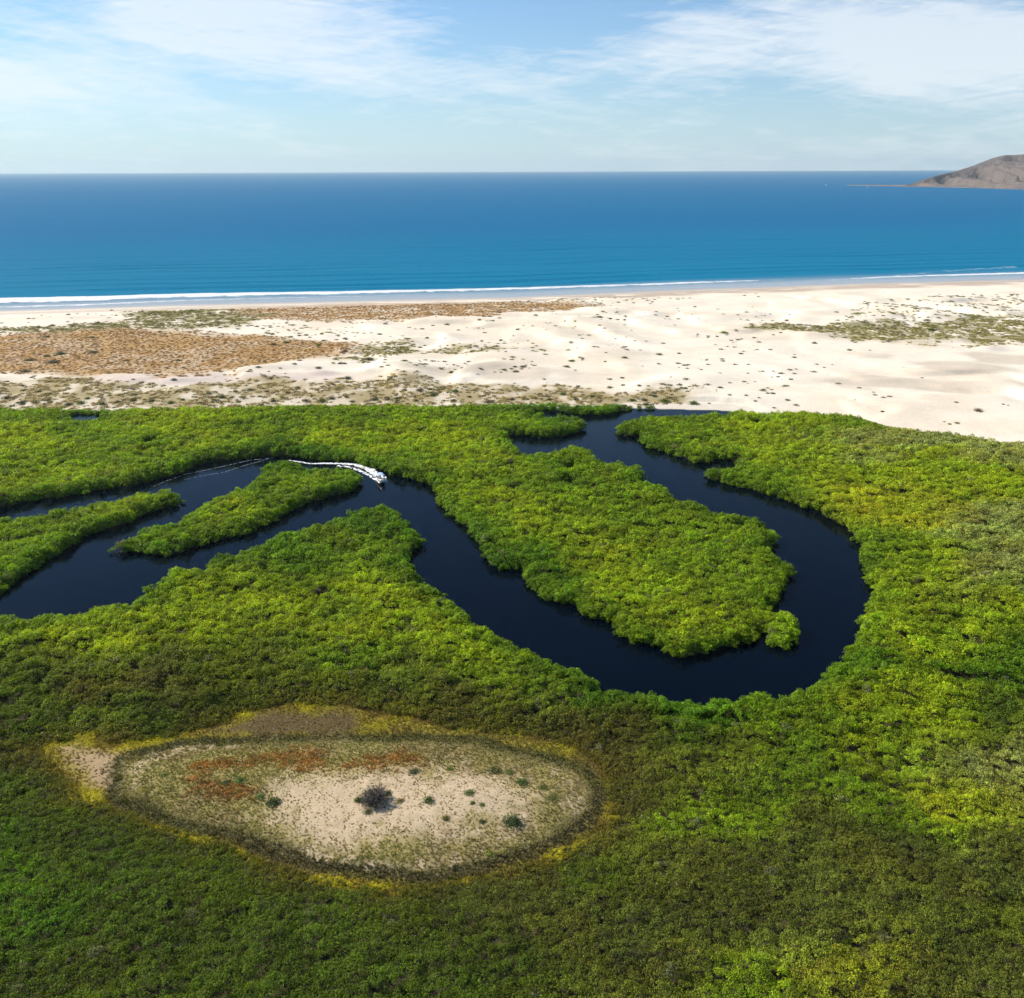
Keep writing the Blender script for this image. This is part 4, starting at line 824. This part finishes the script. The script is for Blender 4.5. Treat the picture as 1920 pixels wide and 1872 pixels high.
DN_S = [(209, 582, 9), (267, 582, 6), (277, 586, 5), (245, 589, 12), (218, 591, 7), (128, 590, 10), (72, 612, 9), (54, 597, 9), (98, 610, 14), (183, 605, 14), (606, 638, 8), (574, 628, 12), (561, 629, 10), (499, 624, 10), (512, 625, 7), (482, 612, 10), (430, 590, 9), (393, 587, 10), (360, 582, 12), (535, 700, 6), (647, 634, 13), (712, 626, 12), (722, 607, 11), (936, 585, 9), (918, 593, 10), (899, 603, 10), (924, 607, 10), (838, 608, 13), (788, 651, 10), (914, 658, 6), (871, 656, 4), (948, 660, 6),
    (945, 693, 13), (846, 698, 14), (835, 635, 5), (903, 640, 8), (796, 647, 7), (732, 631, 5), (712, 638, 4), (1124, 594, 16), (1172, 598, 11), (1145, 597, 7), (1124, 610, 8), (1086, 594, 11), (1078, 602, 7), (967, 696, 16), (1167, 708, 11), (1169, 722, 12), (1143, 726, 14), (1084, 724, 10), (1198, 725, 10), (1136, 661, 7), (1135, 673, 7), (1277, 726, 8), (1223, 566, 8), (997, 678, 5), (1258, 707, 6), (1242, 727, 6), (1197, 762, 5), (1285, 727, 12), (1344, 633, 7), (1327, 632, 5), (1303, 575, 8),
    (1568, 585, 11), (1593, 656, 12), (1476, 749, 11), (1449, 737, 12), (1432, 730, 9), (1350, 726, 13), (1439, 737, 9), (1416, 751, 9), (1451, 764, 8), (1308, 627, 7), (1414, 633, 10), (1464, 622, 8), (1675, 588, 12), (1739, 600, 15), (1655, 769, 10), (1793, 754, 9), (1771, 787, 6), (1795, 790, 11), (1781, 791, 8), (1762, 552, 4), (1751, 561, 6), (1660, 609, 7), (1631, 657, 6), (1881, 583, 8), (1715, 590, 8), (1760, 595, 10), (1747, 618, 18), (1714, 598, 8), (1619, 576, 4), (1673, 582, 6), (1890, 760, 5), (1881, 758, 7), (1603, 750, 5), (1466, 711, 4), (1368, 740, 9), (1399, 741, 9), (1330, 748, 8)]
ORD = 'leftmost,second,third,fourth,fifth,sixth,seventh,eighth,ninth,tenth,eleventh,twelfth,thirteenth,fourteenth,fifteenth,sixteenth'.split(',')
def place(lst, zones, cols, group, hz, kind):
    todo = list(lst)
    for test, where in zones:
        mem = sorted(p for p in todo if test(p[0], p[1])); todo = [p for p in todo if p not in mem]
        for i, (a, b, w) in enumerate(mem):
            if len(mem) == 1: lab = f'only {kind} {where}'
            elif i == 0: lab = f'leftmost {kind} {where}'
            elif i == len(mem) - 1: lab = f'rightmost {kind} {where}'
            else: lab = f'{ORD[i]} {kind} from the left {where}'
            shrub(a, b, w, cols[i % len(cols)], lab, group, hz=hz)
    assert not todo, todo
place(BELT_S, [(lambda x, y: x < 205 and y > 750, 'in the belt against the mangroves, left end'), (lambda x, y: x < 205, 'in the belt upper row, left end'), (lambda x, y: x < 400, 'in the belt below the pinkish flat'), (lambda x, y: x < 545 and y < 745, 'in the belt upper row, left of centre'),
    (lambda x, y: x < 545, 'in the belt lower row, left of centre'), (lambda x, y: x < 675, 'in the belt under the white sand tongue'), (lambda x, y: x < 830, 'in the belt below the solitary round bush'), (lambda x, y: x < 1050, 'in the belt near the wide brown bush'), (lambda x, y: True, 'in the belt just above the inlet')],
    (G1, G3, G4, G2), 'shrubs of the scrub belt', .6, 'rounded shrub')
place(BR_S, [(lambda x, y: y < 635, 'along the upper edge of the rust-brown scrub'), (lambda x, y: x < 190 and y < 680, 'in the upper left of the rust-brown scrub'), (lambda x, y: x < 300, 'in the lower left of the rust-brown scrub'), (lambda x, y: x < 460, 'in the middle of the rust-brown scrub'), (lambda x, y: True, 'around the right tip of the rust-brown scrub')],
    (G1, G4, GB), 'shrubs in the rust-brown scrub', .5, 'dark shrub')
place(DN_S, [(lambda x, y: x < 300, 'on the far-left white sand near the surf'), (lambda x, y: x < 480 and y < 600, 'in thin olive scrub by the left beach'), (lambda x, y: x < 660, 'on white sand above the rust-brown scrub'), (lambda x, y: x < 960 and y < 615, 'under the upper rust-brown strip'), (lambda x, y: x < 960 and y < 665, 'on white sand between the rust-brown strips'),
    (lambda x, y: x < 1010, 'on sand below the central olive strip'), (lambda x, y: x < 1240 and y < 615, 'on dunes right of the upper rust-brown strip'), (lambda x, y: x < 1270 and y < 715, 'on the open white dunes above the inlet'), (lambda x, y: x < 1280, 'on the lower dune slope above the inlet'), (lambda x, y: x < 1500 and y > 700, 'in the scrub patch right of the inlet'),
    (lambda x, y: x < 1500, 'left of the right-hand olive scrub'), (lambda x, y: x < 1700 and y < 640, 'on bright sand seaward of the right-hand scrub'), (lambda x, y: y < 640, 'in sparse scrub at the far right by the sea'), (lambda x, y: True, 'on bare dunes above the right-hand mangroves')],
    (G1, G3, G4), 'shrubs dotted on the dunes', .55, 'small shrub')

# ---------------------------------------------------------------- motor boat and its wake
M_HULL = plain('white_hull', (.80, .80, .78), .3, .5, .03); M_STRIPE = plain('dark_stripe', (.03, .035, .05), .4, .5); M_DECK = plain('dark_deck', (.10, .11, .12), .7, .3)
M_CAN = plain('pale_blue_canvas', (.42, .53, .72), .75, .2, .06); M_POST = plain('steel_posts', (.55, .56, .57), .3, .6); M_MOTOR = plain('motor_cowling', (.06, .06, .065), .35, .5); M_SEAT = plain('seat_boards', (.62, .55, .48), .6, .3)
bxm, bym = [float(q) for q in unproject(713.5, 899, .6)]
hd = math.atan2(-1.0, .36)
boat = bpy.data.objects.new('motor_boat', None); C.objects.link(boat); boat.location = (bxm, bym, .0); boat.rotation_euler = (0, R(-4), hd)
tag(boat, 'white open motor boat with pale blue canopy speeding through the channel', 'boat')
ST = [(-3.6, .95, .95, .0), (-2.4, 1.05, .98, -.05), (-.8, 1.1, 1.0, -.08), (.8, 1.08, 1.05, -.05), (2.2, .90, 1.18, .08), (3.2, .55, 1.34, .38), (3.9, .06, 1.5, .95)]
V = []; F = []; n = 11
for (xs, w, top, keel) in ST:
    for i in range(n):
        a = -1 + 2 * i / (n - 1); s = abs(a)
        y = math.copysign(w * (s ** .55), a) if s > 0 else 0; z = keel + (top - keel) * (s ** 2.2)
        V.append((xs, y, z))
for k in range(len(ST) - 1):
    for i in range(n - 1): F.append((k * n + i, (k + 1) * n + i, (k + 1) * n + i + 1, k * n + i + 1))
F.append(tuple(range(n)))
hull = mesh_obj('hull', V, F, M_HULL, boat, True)
so = hull.modifiers.new('thick', 'SOLIDIFY'); so.thickness = .06; so.offset = -1
V = []; F = []
for k, (xs, w, top, keel) in enumerate(ST[:-1]): V += [(xs + .03, -w * .9, .42), (xs + .03, w * .9, .42)]
for k in range(len(ST) - 2): F.append((2 * k, 2 * k + 2, 2 * k + 3, 2 * k + 1))
mesh_obj('floor', V, F, M_DECK, boat)
for s in (-1, 1):
    V = []; F = []
    for (xs, w, top, keel) in ST: V += [(xs, s * (w + .02), top - .10), (xs, s * (w * .985 + .02), top - .26)]
    for k in range(len(ST) - 1): F.append((2 * k, 2 * k + 2, 2 * k + 3, 2 * k + 1))
    mesh_obj('hull_stripe', V, F, M_STRIPE, boat)
    V = []; F = []
    for k in range(len(ST) - 1): tube(V, F, (ST[k][0], s * ST[k][1], ST[k][2] + .02), (ST[k + 1][0], s * ST[k + 1][1], ST[k + 1][2] + .02), .05, .05, 6)
    mesh_obj('gunwale', V, F, M_HULL, boat)
def boxm(name, x0, x1, y0, y1, z0, z1, mat, parent):
    V = [(x, y, z) for x in (x0, x1) for y in (y0, y1) for z in (z0, z1)]
    F = [(0, 1, 3, 2), (4, 6, 7, 5), (0, 4, 5, 1), (2, 3, 7, 6), (0, 2, 6, 4), (1, 5, 7, 3)]
    o = mesh_obj(name, V, F, mat, parent); b = o.modifiers.new('bevel', 'BEVEL'); b.width = .03; b.segments = 2; return o
V = []; F = []
for i in range(9):
    for j in range(7):
        a = -1 + 2 * j / 6; V.append((-1.9 + 3.7 * i / 8, a * 1.12, 2.18 + .17 * (1 - a * a) - .04 * math.cos(i * math.pi / 2)))
for i in range(8):
    for j in range(6): F.append((i * 7 + j, (i + 1) * 7 + j, (i + 1) * 7 + j + 1, i * 7 + j + 1))
can = mesh_obj('canopy', V, F, M_CAN, boat, True); so = can.modifiers.new('thick', 'SOLIDIFY'); so.thickness = .05
for xs in (-1.8, -.1, 1.7):
    for s in (-1, 1):
        V = []; F = []; tube(V, F, (xs, s * 1.03, .95), (xs, s * 1.08, 2.2), .028, .028, 6); mesh_obj('canopy_post', V, F, M_POST, boat)
for xs in (-2.6, -1.3, .1, 1.4): boxm('bench', xs, xs + .42, -.92, .92, .70, .78, M_SEAT, boat)
con = boxm('console', -.65, -.25, -.35, .35, .43, 1.25, M_HULL, boat)
boxm('foredeck', 2.3, 3.35, -.42, .42, 1.02, 1.10, M_HULL, boat)
mo = boxm('outboard_motor', -4.15, -3.68, -.24, .24, .85, 1.45, M_MOTOR, boat); boxm('motor_leg', -4.02, -3.8, -.08, .08, -.3, .85, M_MOTOR, mo)

M_FOAM = plain('white_foam', (.84, .86, .86), .9, .1, .05, 3)
def ribbon(name, pts, label, wd0, wd1, amp, cut, seed, step=.3, fs=.7):
    P = poly([(a, b) for a, b in pts]); seg = np.hypot(*np.diff(P, axis=0).T); L = np.concatenate([[0], np.cumsum(seg)])
    s = np.arange(0, L[-1], step); xs = np.interp(s, L, P[:, 0]); ys = np.interp(s, L, P[:, 1])
    k = np.ones(9) / 9; xs2 = np.convolve(np.pad(xs, 4, 'edge'), k, 'valid'); ys2 = np.convolve(np.pad(ys, 4, 'edge'), k, 'valid')
    tx, ty = np.gradient(xs2), np.gradient(ys2); ll = np.hypot(tx, ty) + 1e-6; nx, ny = -ty / ll, tx / ll
    w = np.interp(s / L[-1], [0, 1], [wd0, wd1]); m = max(8, int(2.4 * max(wd0, wd1) / step)); q = np.linspace(-1, 1, m)
    X = xs2[:, None] + nx[:, None] * q * w[:, None]; Y = ys2[:, None] + ny[:, None] * q * w[:, None]
    nz_ = fbm(X / fs, Y / fs, seed, 4, .6); Z = amp * (nz_ - cut) * 3 - amp * 1.2 * np.abs(q)[None, :] ** 4 - .02
    Z = np.clip(Z, -.12, .5)
    fc = grid_faces(m, len(s)); fl = Z.ravel(); fc = fc[(fl[fc] > -.02).any(1)]
    V, fc, _ = compact(np.stack([X, Y, Z], -1).reshape(-1, 3), fc, {})
    o = mesh_obj(name, V, fc, M_FOAM, None, True); return tag(o, label, 'wake', kind='stuff')
ribbon('wake_foam', [(711, 894), (700, 886), (688, 878), (668, 872), (645, 869.5), (610, 869), (583, 870), (560, 866), (540, 863)], 'thick white wake churned up behind the motor boat', 1.8, .35, .13, .33, 401, .25, .45)
ribbon('wake_foam', [(716, 906), (704, 898.5), (690, 890), (672, 881), (655, 876), (630, 873)], 'thin white bow wave on the island side of the motor boat', .9, 1.0, .14, .40, 405)
ribbon('wake_foam', [(724, 905), (722, 896), (716, 890), (708, 884), (690, 876)], 'thin white bow wave on the far side of the motor boat', .7, .8, .14, .40, 406)
ribbon('wake_foam', [(505, 860), (470, 863), (430, 872), (395, 880), (350, 889), (310, 903), (287, 913)], 'faint outer foam line left in the channel behind the island', .09, .05, .05, .22, 402, .12, .5)
ribbon('wake_foam', [(500, 862), (455, 874), (420, 886), (380, 892), (345, 900)], 'faint inner foam line left in the channel behind the island', .08, .04, .05, .24, 403, .12, .5)

# ---------------------------------------------------------------- two far white boats off the headland
M_YACHT = plain('yacht_white', (.85, .85, .84), .4, .4)
for px, py, ln, lab in ((1549, 347.5, 15, 'tiny white boat offshore, left of the rocky spit tip'), (1627, 351.3, 10, 'tiny white boat just below the low rocky spit')):
    x, y = [float(q) for q in unproject(px, py)]
    e = bpy.data.objects.new('anchored_boat', None); C.objects.link(e); e.location = (x, y, 0); e.rotation_euler = (0, 0, .4)
    V = []; F = []
    for xs, w, top in ((-.5, .14, .13), (-.2, .17, .13), (.15, .16, .15), (.35, .10, .17), (.5, .01, .20)):
        V += [(xs * ln, -w * ln, top * ln), (xs * ln, -w * .5 * ln, -.02 * ln), (xs * ln, w * .5 * ln, -.02 * ln), (xs * ln, w * ln, top * ln)]
    for k in range(4):
        for i in range(3): F.append((k * 4 + i, (k + 1) * 4 + i, (k + 1) * 4 + i + 1, k * 4 + i + 1))
        F.append((k * 4 + 3, (k + 1) * 4 + 3, (k + 1) * 4, k * 4))
    F.append((0, 1, 2, 3)); mesh_obj('hull', V, F, M_YACHT, e)
    boxm('cabin', -.3 * ln, .12 * ln, -.11 * ln, .11 * ln, .13 * ln, .30 * ln, M_YACHT, e)
    tag(e, lab, 'boat')

# ---------------------------------------------------------------- haze: the sea air
hz = NT('haze'); pv = hz.n('ShaderNodeVolumePrincipled'); pv.inputs['Color'].default_value = (.74, .92, 1, 1); pv.inputs['Density'].default_value = 3.0e-5
pv.inputs['Anisotropy'].default_value = .2; pv.inputs['Density Attribute'].default_value = ''; pv.inputs['Temperature Attribute'].default_value = ''
hz.m.cycles.homogeneous_volume = True; hz.m.cycles.volume_sampling = 'DISTANCE'
hz.t.links.new(pv.outputs[0], hz.out.inputs['Volume'])
hb = [(x, y, z) for x in (-44000, 44000) for y in (-4000, 36000) for z in (-12, 330)]
haze = mesh_obj('haze', hb, [(0, 1, 3, 2), (4, 6, 7, 5), (0, 4, 5, 1), (2, 3, 7, 6), (0, 2, 6, 4), (1, 5, 7, 3)], hz.m)
tag(haze, 'thin pale sea haze over the far water and headland', 'haze', kind='stuff')
